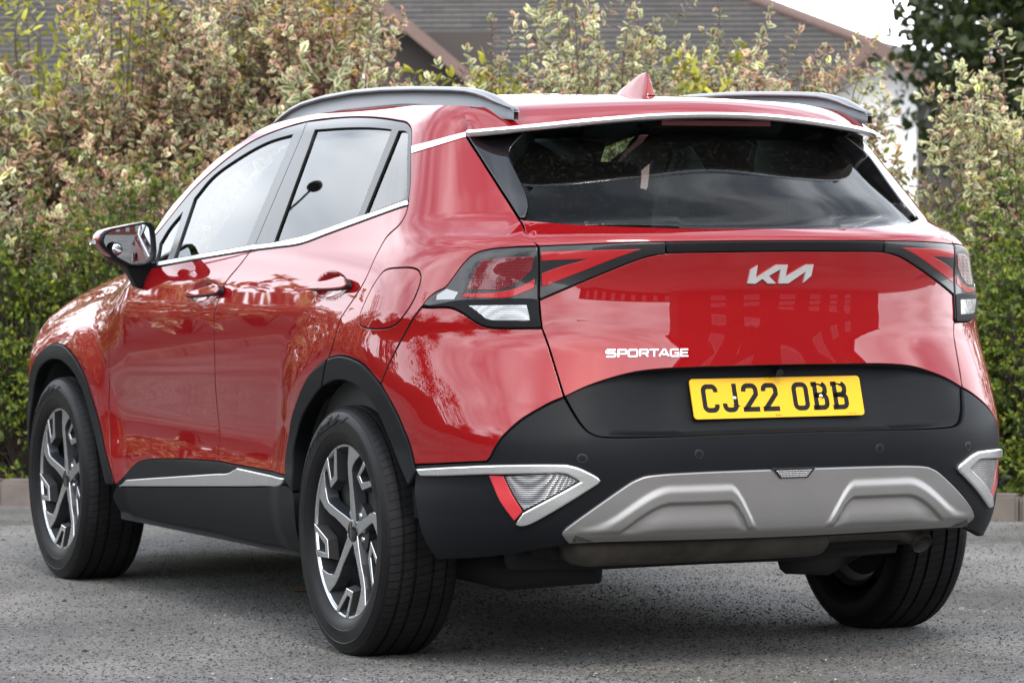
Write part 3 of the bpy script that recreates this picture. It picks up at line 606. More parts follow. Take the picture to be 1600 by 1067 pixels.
def build_side(sd):
    # front door
    d = panel('front_door', car, PAINT, O['front_door_skin'], holes=[O['cup_f']], hole_depth=.002, side=sd, depth=.03)
    fr = panel('window_frame', d, FRAME, O['front_door_frame'], holes=[O['front_glass'], O['front_quarter_glass']], off=-.0015, gap=.0012, depth=.02, side=sd, hole_depth=.014)
    panel('window_glass', d, GLASSF, O['front_glass'], off=-.008, gap=-.003, depth=0, side=sd)
    panel('window_glass', d, GLASSF, O['front_quarter_glass'], off=-.008, gap=-.003, depth=0, side=sd, h=.02)
    panel('belt_moulding', d, CHROME, O['belt_trim_f'], off=.004, gap=.0005, depth=.012, side=sd, h=.012, rnd=.003)
    # rear door
    r = panel('rear_door', car, PAINT, O['rear_door_skin'], holes=[O['cup_r']], hole_depth=.002, side=sd, depth=.03)
    panel('window_frame', r, FRAME, O['rear_door_frame'], holes=[O['rear_glass'], O['rear_quarter_glass']], off=-.0015, gap=.0012, depth=.02, side=sd, hole_depth=.014)
    panel('window_glass', r, GLASS, O['rear_glass'], off=-.008, gap=-.003, depth=0, side=sd)
    panel('window_glass', r, GLASS, O['rear_quarter_glass'], off=-.008, gap=-.003, depth=0, side=sd, h=.02)
    panel('belt_moulding', r, CHROME, O['belt_trim_r'], off=.004, gap=.0005, depth=.012, side=sd, h=.012, rnd=.003)
    def cup_off(ch):
        c_ = np.mean(np.array(ch[:-1]), 0); w_ = np.ptp(np.array(ch), axis=0) / 2
        def f(s, z):
            rr2 = ((np.abs(s) - c_[0]) / w_[0]) ** 2 + ((z - c_[1]) / w_[1]) ** 2
            return -.0008 - .022 * np.clip(1 - rr2, 0, 1) ** .8
        return f
    for dr, k in ((d, 'f'), (r, 'r')):
        panel('handle_recess', dr, PAINT, O['cup_' + k], off=cup_off(O['cup_' + k][0]), depth=0, gap=-.004, side=sd, h=.006, step=.006)
        hd = panel('door_handle', dr, PAINT, O['handle_' + k], off=.026, depth=.020, gap=0, rnd=.004, side=sd, h=.01, step=.006)
    # rear quarter with the cant rail above the doors
    q = panel('quarter_panel', car, PAINT, O['quarter_panel'], holes=[O['fuel_flap']] if sd > 0 else [], side=sd, depth=.03, gap=.0026)
    if sd > 0: panel('fuel_flap', q, PAINT, O['fuel_flap'], side=sd, depth=.02, gap=.0016, off=.0003)
    panel('pillar_chrome', q, CHROME, O['chrome_c'], off=.003, gap=.0005, depth=.008, side=sd, h=.012)
    panel('rear_corner_panel', car, PAINT, O['rear_corner'], side=sd, depth=.03)
    # front wing: from the door to the nose
    df = O['front_door_skin'][3]                      # front edge of the door, bottom to top
    top = [[3.22, 1.082], [3.30, 1.072], [3.50, 1.050], [3.72, 1.020], [4.0, .985], [4.25, .955], [4.45, .925], [4.7, .88], [5.0, .80]]
    panel('front_wing', car, PAINT, [df, [df[-1], top[0]], top, [top[-1], [5.0, .60]], [[5.0, .60], [4.76, .50]], [[4.76, .50], ARCH_F[-1]], ARCH_F[::-1]], side=sd, depth=.03)
    panel('front_corner_panel', car, PAINT, [[[5.0, .80], [5.2, .79], [5.42, .79]], [[5.42, .79], [5.42, .42]], [[5.42, .42], [5.0, .42], [4.76, .42]], [[4.76, .42], [4.76, .5]], [[4.76, .5], [5.0, .6]], [[5.0, .6], [5.0, .8]]], side=sd, depth=.02)
    panel('front_bumper_cladding', car, CLAD, [[[4.55, .42], [5.42, .42]], [[5.42, .42], [5.42, .2]], [[5.42, .2], [4.62, .2]], [[4.62, .2], [4.55, .42]]], side=sd, depth=.02)
    # cladding
    aro = O['arch_r_out'][0] + O['arch_r_out'][1][1:]; ari = O['arch_r_in'][0]
    split_o, split_i = O['arch_r_out'][0], ari[:6]
    panel('wheel_arch_cladding', car, CLAD, [split_o, [split_o[-1], ari[5]], ari[5::-1], [ari[0], [1.905, .462]], [[1.905, .462], split_o[0]]], off=.007, depth=.07, gap=.0012, rnd=.004, side=sd, h=.022)
    panel('wheel_arch_cladding', car, CLAD, [O['arch_r_out'][1], [O['arch_r_out'][1][-1], [1.0163, .535]], [[1.0163, .535], ari[-1]], ari[:4:-1], [ari[5], O['arch_r_out'][1][0]]], off=.007, depth=.07, gap=.0012, rnd=.004, side=sd, h=.022)
    panel('wheel_arch_cladding', car, CLAD, arch_polys(ARCH_F, ARCH_F_IN), off=.007, depth=.07, gap=.0012, rnd=.004, side=sd, h=.022)
    si = panel('sill_cladding', car, CLAD, O['sill_low'], off=.004, depth=.06, gap=.001, side=sd, h=.025)
    su = panel('door_cladding', car, CLAD, O['sill_upper'], off=.002, depth=.02, gap=.001, side=sd, h=.022)
    panel('sill_trim_strip', su, CHROME if False else SILVERT, O['sill_trim'], off=.009, depth=.012, gap=.0005, rnd=.004, side=sd, h=.012)
    # tail lamp on the body
    L = panel('tail_lamp', car, LENSK, O['lamp_body'], off=.006, depth=.03, gap=.0015, rnd=.004, side=sd, h=.02)
    panel('lamp_lens', L, LENSRR, O['lamp_red_upper'], off=.0075, depth=.004, gap=.0005, side=sd, h=.015)
    panel('lamp_lens', L, LENSR, O['lamp_red_lower'], off=.0075, depth=.004, gap=.0003, side=sd, h=.015)
    panel('lamp_tip', L, LENSG, O['lamp_tip_clear'], off=.0075, depth=.004, gap=.0005, side=sd, h=.015)
    panel('lamp_base', L, CLAD, O['lamp_base'], off=.0072, depth=.004, gap=.0004, side=sd, h=.014)
    panel('indicator_lens', L, LENSW, O['lamp_white'], off=.0088, depth=.004, gap=.0005, side=sd, h=.012)
SILVERT = mat('silver_sill_strip', (.50, .50, .50), rough=.32, metal=.85)
both(build_side)

# ---------------------------------------------------------------- tailgate
gm = O['quarter_panel'][7]                            # glass corner to lamp corner
gb = O['glass_bottom'][0]; bt = O['gate_bar_top'][0]; bb = O['gate_bar_bot'][0]
def lr(ch): return [[-p[0], p[1]] for p in ch]
hgb, hbt, hbb = half(gb), half(bt), half(bb)
tail = panel('tailgate', car, PAINT, [sym(hbb), [lr(hbb)[0], lr(O['lamp_body'][1])[-1]], lr(O['gate_gap_low'][0]), sym(O['gate_red_bot'][0])[::-1], O['gate_gap_low'][0][::-1], [O['lamp_body'][1][-1], hbb[0]]], depth=.055, gap=.0018, h=.03)
panel('upper_panel', tail, PAINT, [sym(hgb), [lr(hgb)[0], lr(hbt)[0]], sym(hbt)[::-1], [hbt[0], hgb[0]]], depth=.02, h=.02, gap=.0015)
# light bar and gate lamps
cb_t = [p for p in hbt if p[0] < .371]; cb_b = [p for p in hbb if p[0] < .371]
panel('light_bar', tail, CLADG, [cb_t + lr(cb_t)[-2::-1], [lr(cb_t)[0], lr(cb_b)[0]], (cb_b + lr(cb_b)[-2::-1])[::-1], [cb_b[0], cb_t[0]]], off=.003, depth=.02, gap=.0008, h=.015, rnd=.003)
def gate_lamp(sd):
    g = panel('gate_lamp', car, LENSK, O['lamp_gate'], off=.004, depth=.02, gap=.0012, side=sd, h=.018, rnd=.003)
    panel('lamp_lens', g, LENSR, O['lamp_gate_red'], off=.0055, depth=.004, gap=.0005, side=sd, h=.012)
both(gate_lamp)
# black lower panel, sunk under the painted lip
def sunk(s, z):
    a = np.abs(s)
    return -.046 * (1 - smooth(.34, .60, a)) * smooth(.640, .672, z) - .006
rb, kb = O['gate_red_bot'][0], O['gate_black_bot'][0]
lowp = panel('lower_panel', tail, CLAD, [sym([[p[0], p[1] + .008] for p in rb]), sym(kb)[::-1]], off=sunk, depth=.02, gap=.003, h=.02)
# ---------------------------------------------------------------- bumper
bl = O['bumper_top_l']; bo = O['bumper_bot']
left_top = bl[0] + bl[1][1:] + bl[2][1:]
bump = panel('rear_bumper', car, CLAD, [sym(kb), lr(bl[0]), lr(bl[1]), lr(bl[2]), [lr(bl[2])[-1], lr(bo[0])[0]], lr(bo[0]), lr(bo[1]), [lr(bo[1])[-1], bo[1][-1]], bo[1][::-1], bo[0][::-1], [bo[0][0], bl[2][-1]], bl[2][::-1], bl[1][::-1], bl[0][::-1]], holes=[[[[.545, .372], [.56, .40], [.44, .50], [.38, .525], [0, .53], [-.38, .525], [-.44, .50], [-.56, .40], [-.545, .372]], [[-.545, .372], [.545, .372]]]], depth=.07, gap=.0018, h=.03, rnd=.004)
def bumper_bits(sd):
    panel('fog_lamp_trim', bump, TRIMS, O['fog_trim'], off=.012, depth=.014, gap=.0004, rnd=.005, side=sd, h=.012)
    panel('reflector', bump, REFLECT, O['fog_red'], off=.003, depth=.004, gap=.0006, side=sd, h=.012)
    panel('fog_lamp_lens', bump, LENSF, O['fog_lens'], off=.003, depth=.004, gap=.0006, side=sd, h=.012)
    for (s, z) in O['sensors'][0]:
        th = np.linspace(0, 2 * np.pi, 25)[:-1]
        panel('parking_sensor', bump, FRAME, np.stack([sd * s + .0125 * np.cos(th), z + .0125 * np.sin(th)], 1), off=.0015, depth=.004, gap=0, h=.006, rnd=.0015)
        panel('sensor_face', bump, CLAD, np.stack([sd * s + .0085 * np.cos(th), z + .0085 * np.sin(th)], 1), off=.0024, depth=.002, gap=0, h=.006, rnd=.001)
TRIMS = mat('satin_silver_trim', (.66, .66, .65), rough=.26, metal=.9)
both(bumper_bits)
# skid plate with two pressed scoops
SK = O['skid']
skl = half(SK[0]); skb = SK[1]
def skid_off(s, z):
    a = np.abs(s)
    # a raised arch on each side: the plate swells out over its top edge, then folds in under a lip
    top = .514 - .105 * smooth(.36, .57, a) - .125 * (1 - smooth(.09, .20, a))
    d = top - z
    swell = smooth(-.004, .024, d)
    lip = smooth(.044, .056, d) * (1 - smooth(.058, .112, d) * .75)
    side_ = smooth(.08, .14, a) * (1 - smooth(.555, .60, a))
    low = smooth(.388, .402, z)
    o = .014 + (.0062 * swell - .0085 * lip) * low * side_
    return o - .016 * (1 - smooth(.352, .395, z))
skid = panel('skid_plate', bump, SILVER, [skl, [[-p[0], p[1]] for p in skl[-2::-1]], [[-skl[0][0], skl[0][1]], [-skb[-1][0], skb[-1][1]]], [[-skb[-1][0], skb[-1][1]], [-skb[-2][0], skb[-2][1]], [0, .3585], skb[-2], skb[-1]], [skb[-1], skl[0]]], off=skid_off, depth=.03, gap=.0004, rnd=.004, h=.0048)
rl = O['revlamp']
panel('reversing_lamp_housing', bump, GLOSSB, [[[.071, .5505], [-.071, .5505]], [[-.071, .5505], [-.045, .5235]], [[-.045, .5235], [.045, .5235]], [[.045, .5235], [.071, .5505]]], off=.0185, depth=.02, gap=0, h=.01)
panel('reversing_lamp_lens', bump, LENSF, [[[.058, .545], [-.058, .545]], [[-.058, .545], [-.041, .5262]], [[-.041, .5262], [.041, .5262]], [[.041, .5262], [.058, .545]]], off=.0198, depth=.003, gap=0, h=.008)
# ---------------------------------------------------------------- number plate
def plate_frame():
    top = np.array([-.8445, 0, .7865]); bot = np.array([-.8785, 0, .6785])
    v = (top - bot) / np.linalg.norm(top - bot); n = np.array([-v[2], 0, v[0]]); c = (top + bot) / 2 + n * .004
    return c, v, n
pc, pv, pn = plate_frame()
def plate_x(u, v, w):         # u to the viewer's right
    p = pc + np.array([0, -1, 0]) * u + pv * v + pn * w
    return tuple(p)
bm = bmesh.new()
hw, hh, rc = .26, .0555, .010
pts = []
for cx, cy, a0 in ((hw - rc, hh - rc, 0), (-hw + rc, hh - rc, 90), (-hw + rc, -hh + rc, 180), (hw - rc, -hh + rc, 270)):
    for k in range(7):
        a = math.radians(a0 + k * 15); pts.append((cx + rc * math.cos(a), cy + rc * math.sin(a)))
flat_poly(bm, pts, 0, .004, plate_x)
plate = bm_obj('number_plate', bm, YELLOW, car)
def arc(cx, cy, rx, ry, a0, a1, n=6):
    return [(cx + rx * math.cos(math.radians(a0 + (a1 - a0) * i / n)), cy + ry * math.sin(math.radians(a0 + (a1 - a0) * i / n))) for i in range(n + 1)]
CW, CH2, SW = .050, .079, .0135            # character box and stroke
x0, x1, y0, y1 = -CW/2 + SW/2, CW/2 - SW/2, -CH2/2 + SW/2, CH2/2 - SW/2
rr = .012
G = {}
G['C'] = [[(x1, y1 - .016)] + arc(x1 - rr, y1 - rr, rr, rr, 0, 90) + arc(x0 + rr, y1 - rr, rr, rr, 90, 180) + arc(x0 + rr, y0 + rr, rr, rr, 180, 270) + arc(x1 - rr, y0 + rr, rr, rr, 270, 360) + [(x1, y0 + .016)]]
G['J'] = [[(x1 - .003, y1 + SW/2), (x1 - .003, y0 + rr)] + arc(x1 - .003 - rr, y0 + rr, rr, rr, 0, -90) + arc(x0 + rr, y0 + rr, rr, rr, 270, 180) + [(x0, y0 + .018)]]
G['2'] = [[(x0, y1 - .016)] + arc(x0 + rr, y1 - rr, rr, rr, 180, 90) + arc(x1 - rr, y1 - rr, rr, rr, 90, 0) + [(x1, y1 - .024)] + [(x0 + .003, y0 + .003), (x0 + .004, y0)], [(x0 - SW/2, y0), (x1 + SW/2, y0)]]
G['0'] = [arc(x1 - rr, y1 - rr, rr, rr, 0, 90) + arc(x0 + rr, y1 - rr, rr, rr, 90, 180) + arc(x0 + rr, y0 + rr, rr, rr, 180, 270) + arc(x1 - rr, y0 + rr, rr, rr, 270, 360) + [(x1, y1 - rr)]]
G['B'] = [[(x0 + .004, y0 - SW/2), (x0 + .004, y1 + SW/2)], [(x0 - SW/2, y1)] + [(x1 - rr, y1)] + arc(x1 - rr - .002, y1 - rr, rr, rr, 90, 0) + arc(x1 - rr - .002, .003 + rr, rr, rr, 0, -90, 4) + [(x0, .002)],
          [(x0, .002), (x1 - rr, .002)] + arc(x1 - rr, .002 - rr, rr, rr, 90, 0, 4) + arc(x1 - rr, y0 + rr, rr, rr, 0, -90) + [(x0 - SW/2, y0)]]
uc = -.2045
for ch in 'CJ22 0BB':
    if ch == ' ': uc += .033 ; continue
    bm = bmesh.new()
    strokes_bm(bm, G[ch], SW, lambda u, v, w, q=uc: plate_x(u + q, v + .001, w), .0038, .0046 + .0001 * (ch == 'B'))
    bm_obj('plate_character', bm, PLATEK, plate)
    uc += .0605
for u in (-.132, .132):
    bm = bmesh.new()
    bmesh.ops.create_uvsphere(bm, u_segments=12, v_segments=6, radius=.0062)
    for v in bm.verts: v.co = Vector(plate_x(u + v.co.x, v.co.y + .0005, .0045 + max(v.co.z, 0) * .6))
    bm_obj('plate_screw', bm, BADGE, plate, smooth_shade=True)
def text_mesh(txt, size, width=1.0):
    cu = bpy.data.curves.new('lettering', 'FONT'); cu.body = txt; cu.size = size; cu.align_x = 'CENTER'; cu.resolution_u = 2
    ob = bpy.data.objects.new('lettering', cu); COL.objects.link(ob)
    dg = bpy.context.evaluated_depsgraph_get(); dg.update()
    me = bpy.data.meshes.new_from_object(ob.evaluated_get(dg))
    V = np.array([tuple(v.co) for v in me.vertices]) if len(me.vertices) else np.zeros((0, 3)); F = [tuple(p.vertices) for p in me.polygons]
    bpy.data.objects.remove(ob, do_unlink=True); bpy.data.curves.remove(cu); bpy.data.meshes.remove(me)
    return V * [width, 1, 1], F
V, F = text_mesh('Bayle', .0085)
mesh_obj('supplier_lettering', [plate_x(v[0] - .005, v[1] - .0520, .0043) for v in V], F, PLATEK, plate, smooth_shade=False)
V, F = text_mesh('BSAU 145e', .0052)
mesh_obj('standard_lettering', [plate_x(v[0] + .222, v[1] - .0520, .0043) for v in V], F, PLATEK, plate, smooth_shade=False)
# ---------------------------------------------------------------- badges
def on_gate(s0, z0, shear=0.0):
    def f(u, v, w):           # u to the viewer's right = -s
        s = np.array([s0 - u - shear * v]); z = np.array([z0 + v])
        return tuple((body_raw(s, z) + body_normal(s, z) * w)[0])
    return f
EMB = [(1003,388),(1017,313),(1063,285),(1054,357),(1185,283),(1259,283),(1248,352),(1383,283),(1430,283),(1420,347),(1370,387),(1381,322),(1268,390),(1203,390),(1213,308),(1138,346),(1187,390),(1132,390),(1098,362),(1052,390)]
k_e = .228 / 427.0
emb = [((x - 1216.5) * k_e * 1.0, (337 - y) * .0505 / 107.0) for x, y in EMB]
bm = bmesh.new(); flat_poly(bm, emb, -.004, .005, on_gate(.0, 1.0665))
bm_obj('maker_emblem', bm, BADGE, tail)
# model name: wide technical lettering
LT = {'S': [[(1, 1), (.12, 1), (.0, .86), (.0, .62), (.12, .52), (.88, .52), (1, .4), (1, .14), (.88, 0), (0, 0)]],
      'P': [[(.08, -.1), (.08, 1), (.88, 1), (1, .86), (1, .56), (.88, .42), (.2, .42)]],
      'O': [[(.12, 0), (.0, .14), (.0, .86), (.12, 1), (.88, 1), (1, .86), (1, .14), (.88, 0), (.12, 0)]],
      'R': [[(.08, 0), (.08, 1), (.88, 1), (1, .86), (1, .6), (.88, .46), (.3, .46)], [(.62, .46), (1.02, 0)]],
      'T': [[(-.06, 1), (1.06, 1)], [(.5, 1), (.5, -.06)]],
      'A': [[(-.16, 0), (.36, 1), (.56, 1), (1.02, 0)], [(.22, .3), (.78, .3)]],
      'G': [[(1, 1), (.12, 1), (.0, .86), (.0, .14), (.12, 0), (1, 0), (1, .46), (.5, .46)]],
      'E': [[(1, 1), (.08, 1), (.08, 0), (1, 0)], [(.08, .5), (.92, .5)]]}
s_l, z_l = O['sportage'][0][0]; s_r, z_r = O['sportage'][0][1]
cw = (s_l - s_r) / 8.0
for i, ch in enumerate('SPORTAGE'):
    bm = bmesh.new()
    W_, H_ = cw * .79, .0175
    strokes_bm(bm, [[(p[0] * W_, p[1] * H_) for p in st] for st in LT[ch]], .0044, on_gate(s_l - i * cw - .002, z_l - .001 + (z_r - z_l) * 0), -.002, .003)
    bm_obj('badge_letter', bm, WHITEB, tail)
# reversing camera under the lip
bm = bmesh.new(); add_tube(bm, [(-.862, 0, .806), (-.882, 0, .800)], .011, 14); bm_obj('reversing_camera', bm, GLOSSB, tail, smooth_shade=True, sharp=40)

# ---------------------------------------------------------------- rear window, pillar fins, spoiler
fin_in = O['fin_inner'][2]; fin_gap = O['gate_gap_fin'][0]
def fin(sd):
    panel('pillar_fin', tail, GLOSSB, [fin_gap, [fin_gap[-1], fin_in[-1]], fin_in[::-1], O['fin_inner'][1][::-1], [O['fin_inner'][1][0], [.955, 1.462]], [[.955, 1.462], fin_gap[0]]], off=.001, depth=.075, gap=.0035, rnd=.004, side=sd, h=.02)
both(fin)
rg = [[hgb, [[-p[0], p[1]] for p in hgb[-2::-1]]], ]
glass_poly = [sym(hgb), [[-hgb[0][0], hgb[0][1]], [-.90, 1.452]], [[-.90, 1.452], [-.45, 1.475], [0, 1.48], [.45, 1.475], [.90, 1.452]], [[.90, 1.452], hgb[0]]]
panel('rear_window', tail, GLASSR, glass_poly, off=lambda s, z: -.010 - .022 * smooth(1.22, 1.40, z), depth=0, gap=.002, h=.03)
seal = [[p[0], p[1]] for p in hgb]
def edge_curve(n=81):
    y = np.linspace(-1, 1, n); ang = y * np.pi / 2
    yy = .636 * np.sign(np.sin(ang)) * np.abs(np.sin(ang)) ** (2 / 2.1); xx = -.250 - .290 * np.abs(np.cos(ang)) ** (2 / 2.1)
    zz = 1.512 - .060 * (yy / .636) ** 2 + .014 * (yy / .636) ** 4
    return np.stack([xx, yy, zz], 1)
ROOF_ZC = pchip([-.7, -.42, -.12, .1, .4, .8, 1.2, 1.5], [1.520, 1.553, 1.575, 1.588, 1.601, 1.600, 1.578, 1.540])
def roof_z(x, y):
    return ROOF_ZC(x) - .034 * (np.abs(y) / .56) ** 2.2
te = edge_curve()
ng = 81; yg = np.linspace(-1, 1, ng) * .622
gapx = -.425 + .20 * (yg / .56) ** 2
V = []; nrm = None
rows = 9
for i in range(ng):
    a = np.array([gapx[i] - .003, yg[i], float(roof_z(gapx[i], yg[i])) + 0.0]); b = te[i]
    for k in range(rows):
        t = k / (rows - 1); p = a + (b - a) * t; p[2] += .010 * 4 * t * (1 - t); V.append(p)
F = [(i*rows+k, (i+1)*rows+k, (i+1)*rows+k+1, i*rows+k+1) for i in range(ng-1) for k in range(rows-1)]
spo = mesh_obj('spoiler', V, [f[::-1] for f in F], PAINT, car)
# bright edge strip along the spoiler lip
V = []; 
for p in te:
    for dz, dx in ((.0015, .004), (.0015, -.002), (-.0005, -.004), (-.0155, -.003), (-.018, .001), (-.018, .02)): 
        o2 = Vector((p[0] + .27, p[1] * .55, 0)); o2 = o2.normalized() if o2.length > 0 else Vector((-1, 0, 0))
        V.append((p[0] + o2.x * -dx, p[1] + o2.y * -dx, p[2] + dz))
F = [(i*6+k, (i+1)*6+k, (i+1)*6+k+1, i*6+k+1) for i in range(ng-1) for k in range(5)]
mesh_obj('spoiler_edge_strip', V, F, CHROME, spo)
# underside
V = []
for i in range(ng):
    p = te[i]; q = np.array([gapx[i] + .02, yg[i] * .985, 1.455 - .02 * abs(yg[i] / .6) ** 2])
    o2 = np.array([p[0] * 1, p[1], p[2] - .0165]); o2 += np.array([.006, -.006 * np.sign(p[1]), 0])
    V += [o2, o2 * .5 + q * .5 + [0, 0, .006], q]
F = [(i*3+k, i*3+k+1, (i+1)*3+k+1, (i+1)*3+k) for i in range(ng-1) for k in range(2)]
mesh_obj('spoiler_underside', V, F, GLOSSB, spo)
bm = bmesh.new()
add_box(bm, (-.520, -.17, 1.476), (-.48, .17, 1.490)); bm_obj('high_brake_lamp', bm, LENSD, spo)

# ---------------------------------------------------------------- roof, rails, aerial
nx, ny = 48, 41
V = []
for i in range(nx):
    for j in range(ny):
        y = -.585 + 1.17 * j / (ny - 1); xr_ = -.425 + .20 * (y / .56) ** 2 + .002; xf_ = 1.50 - .12 * (y / .56) ** 2
        x = xr_ + (xf_ - xr_) * i / (nx - 1); V.append((x, y, float(roof_z(x, y))))
F = [(i*ny+j, (i+1)*ny+j, (i+1)*ny+j+1, i*ny+j+1) for i in range(nx-1) for j in range(ny-1)]
roof = mesh_obj('roof', V, F, PAINT, car)
PLINTH = mat('grey_rail_plinth', (.085, .088, .094), rough=.4, metal=.4)
def rail(sd):
    xs = np.array([1.47, 1.42, 1.36, 1.28, 1.18, 1.0, .75, .5, .25, .0, -.10, -.17, -.23, -.28, -.32, -.355, -.385, -.40])
    top = np.array([1.536, 1.556, 1.571, 1.588, 1.602, 1.614, 1.621, 1.619, 1.611, 1.599, 1.592, 1.583, 1.572, 1.559, 1.546, 1.535, 1.527, 1.516])
    xs = np.array(xs); yb = .572 - .012 * ((xs - .6) / .9) ** 2
    prof = [(-.015, -.015), (-.017, -.008), (-.013, -.002), (-.006, .0), (.006, .0), (.013, -.002), (.017, -.008), (.015, -.015)]
    V = []
    for x, t, y in zip(xs, top, yb):
        zr = float(roof_z(x, y)); f = min(max((t - zr) / .03, .15), 1.0)
        for dy, dz in prof: V.append((x, sd * (y + dy * (.55 + .45 * f)), t + dz * f))
    n = len(prof); F = []
    for i in range(len(xs) - 1):
        for k in range(n): F.append((i*n+k, i*n+(k+1) % n, (i+1)*n+(k+1) % n, (i+1)*n+k))
    F += [tuple(range(n)), tuple(range((len(xs)-1)*n, len(xs)*n))[::-1]]
    if sd < 0: F = [f[::-1] for f in F]
    r = mesh_obj('roof_rail', V, [f[::-1] for f in F], RAILM, car)
    V = []
    for x, t, y in zip(xs, top, yb):
        zr = float(roof_z(x, y)) - .03
        for dy, dz in ((.012, None), (.010, -.0145), (-.010, -.0145), (-.012, None)):
            V.append((x, sd * (y + dy * (.6 if t - zr < .045 else 1)), zr if dz is None else max(t + dz * min((t - zr - .03) / .03, 1), zr + .001)))
    F = [(i*4+k, i*4+k+1, (i+1)*4+k+1, (i+1)*4+k) for i in range(len(xs)-1) for k in range(3)]
    mesh_obj('rail_plinth', V, F if sd < 0 else [f[::-1] for f in F], PLINTH, r)
both(rail)
# shark fin aerial
V = []; secs = [(.100, .003, .006), (.080, .014, .022), (.05, .026, .030), (.01, .042, .034), (-.03, .056, .034), (-.06, .0635, .033), (-.082, .066, .032), (-.096, .062, .031), (-.104, .045, .030), (-.110, .02, .029), (-.114, .002, .027)]
for x, hgt, wd in secs:
    zb = float(roof_z(x, 0))
    for k in range(13):
        a = math.pi * k / 12; c_ = math.cos(a); s_ = math.sin(a)
        V.append((x, wd * .58 * (abs(c_) ** 1.0) * (1 if c_ > 0 else -1) * (1 - .72 * s_ ** .7 * min(hgt / .03, 1)), zb + hgt * s_ ** .8))
F = [(i*13+k, i*13+k+1, (i+1)*13+k+1, (i+1)*13+k) for i in range(len(secs)-1) for k in range(12)]
mesh_obj('shark_fin_aerial', V, F, PAINT, car)

# ---------------------------------------------------------------- windscreen, bonnet, nose
V = []; nu, nv = 25, 9
for i in range(nu):
    t = -1 + 2 * i / (nu - 1)
    for j in range(nv):
        k = j / (nv - 1); w = .70 + (.555 - .70) * k
        x = 2.18 + (1.47 - 2.18) * k - (.28 - .14 * k) * t * t; z = 1.045 + (1.535 - 1.045) * k - .05 * k * t * t + .03 * 4 * k * (1 - k)
        V.append((x, w * t, z))
F = [(i*nv+j, (i+1)*nv+j, (i+1)*nv+j+1, i*nv+j+1) for i in range(nu-1) for j in range(nv-1)]
mesh_obj('windscreen', V, F, GLASSF, car)
BZ = pchip([1.8, 2.1, 2.4, 2.8, 3.1, 3.35, 3.55], [1.06, 1.070, 1.080, 1.066, 1.012, .93, .82])
WT = np.array([[3.22, 1.082], [3.30, 1.072], [3.50, 1.050], [3.72, 1.020], [4.0, .985], [4.25, .955], [4.45, .925], [4.7, .88], [5.0, .80]])
wt = surf_pos(np.array(catmull(WT, .03)), -.002); o_ = np.argsort(wt[:, 0]); wt = wt[o_]       # top edge of the front wing
V = []; nu, nv = 41, 33
for j in range(nv):
    x = 1.86 + (float(wt[:, 0].max()) - 1.86) * j / (nv - 1)
    ye, ze = float(np.interp(x, wt[:, 0], wt[:, 1])), float(np.interp(x, wt[:, 0], wt[:, 2]))
    for i in range(nu):
        t = -1 + 2 * i / (nu - 1); t = math.copysign(abs(t) ** .7, t)
        V.append((x + .30 * (1 - t * t) * (1 - j / (nv - 1)) + .16 * (1 - t * t) * (j / (nv - 1)) ** 2, ye * t, ze + (float(BZ(x)) + .006 - ze) * (1 - abs(t) ** 6) + .010 * math.exp(-((abs(t) - .74) / .10) ** 2)))
F = [(j*nu+i, (j+1)*nu+i, (j+1)*nu+i+1, j*nu+i+1) for i in range(nu-1) for j in range(nv-1)]
mesh_obj('bonnet', V, F, PAINT, car)

# ---------------------------------------------------------------- wheels
# wheel frame: local z = outboard, x = towards the tail, y = up
RIM = .245
def tread_mat():
    m = mat('tyre_tread', (.0085, .0085, .009), rough=.66, spec=.14, var=.3, var_scale=14)
    nt = m.node_tree; p = nt.nodes['Principled BSDF']
    tc = nt.nodes.new('ShaderNodeTexCoord'); g = nt.nodes.new('ShaderNodeTexGradient'); g.gradient_type = 'RADIAL'
    sp = nt.nodes.new('ShaderNodeSeparateXYZ')
    a = nt.nodes.new('ShaderNodeMath'); a.operation = 'MULTIPLY'; a.inputs[1].default_value = 88
    sk = nt.nodes.new('ShaderNodeMath'); sk.operation = 'MULTIPLY_ADD'; sk.inputs[1].default_value = 9.0
    fr = nt.nodes.new('ShaderNodeMath'); fr.operation = 'FRACT'
    gt = nt.nodes.new('ShaderNodeMath'); gt.operation = 'GREATER_THAN'; gt.inputs[1].default_value = .16
    b = nt.nodes.new('ShaderNodeBump'); b.inputs['Strength'].default_value = .8; b.inputs['Distance'].default_value = .004
    L = nt.links.new
    L(tc.outputs['Object'], g.inputs['Vector']); L(tc.outputs['Object'], sp.inputs[0])
    L(g.outputs['Fac'], a.inputs[0]); L(sp.outputs['Z'], sk.inputs[0]); L(a.outputs[0], sk.inputs[2])
    nz = nt.nodes.new('ShaderNodeMix'); nz.data_type = 'RGBA'; nz.inputs[6].default_value = (.0015, .0015, .0015, 1)
    src = p.inputs['Base Color'].links[0].from_socket; L(src, nz.inputs[7]); L(gt.outputs[0], nz.inputs[0]); L(nz.outputs[2], p.inputs['Base Color'])
    L(sk.outputs[0], fr.inputs[0]); L(fr.outputs[0], gt.inputs[0]); L(gt.outputs[0], b.inputs['Height']); L(b.outputs['Normal'], p.inputs['Normal'])
    return m
TREAD = tread_mat()
def lathe(prof, seg=96):
    V = []; F = []; n = len(prof)
    for k in range(seg):
        a = 2 * math.pi * k / seg
        for r, w in prof: V.append((r * math.cos(a), r * math.sin(a), w))
    for k in range(seg):
        for i in range(n - 1):
            F.append((k * n + i, ((k + 1) % seg) * n + i, ((k + 1) % seg) * n + i + 1, k * n + i + 1))
    return V, F
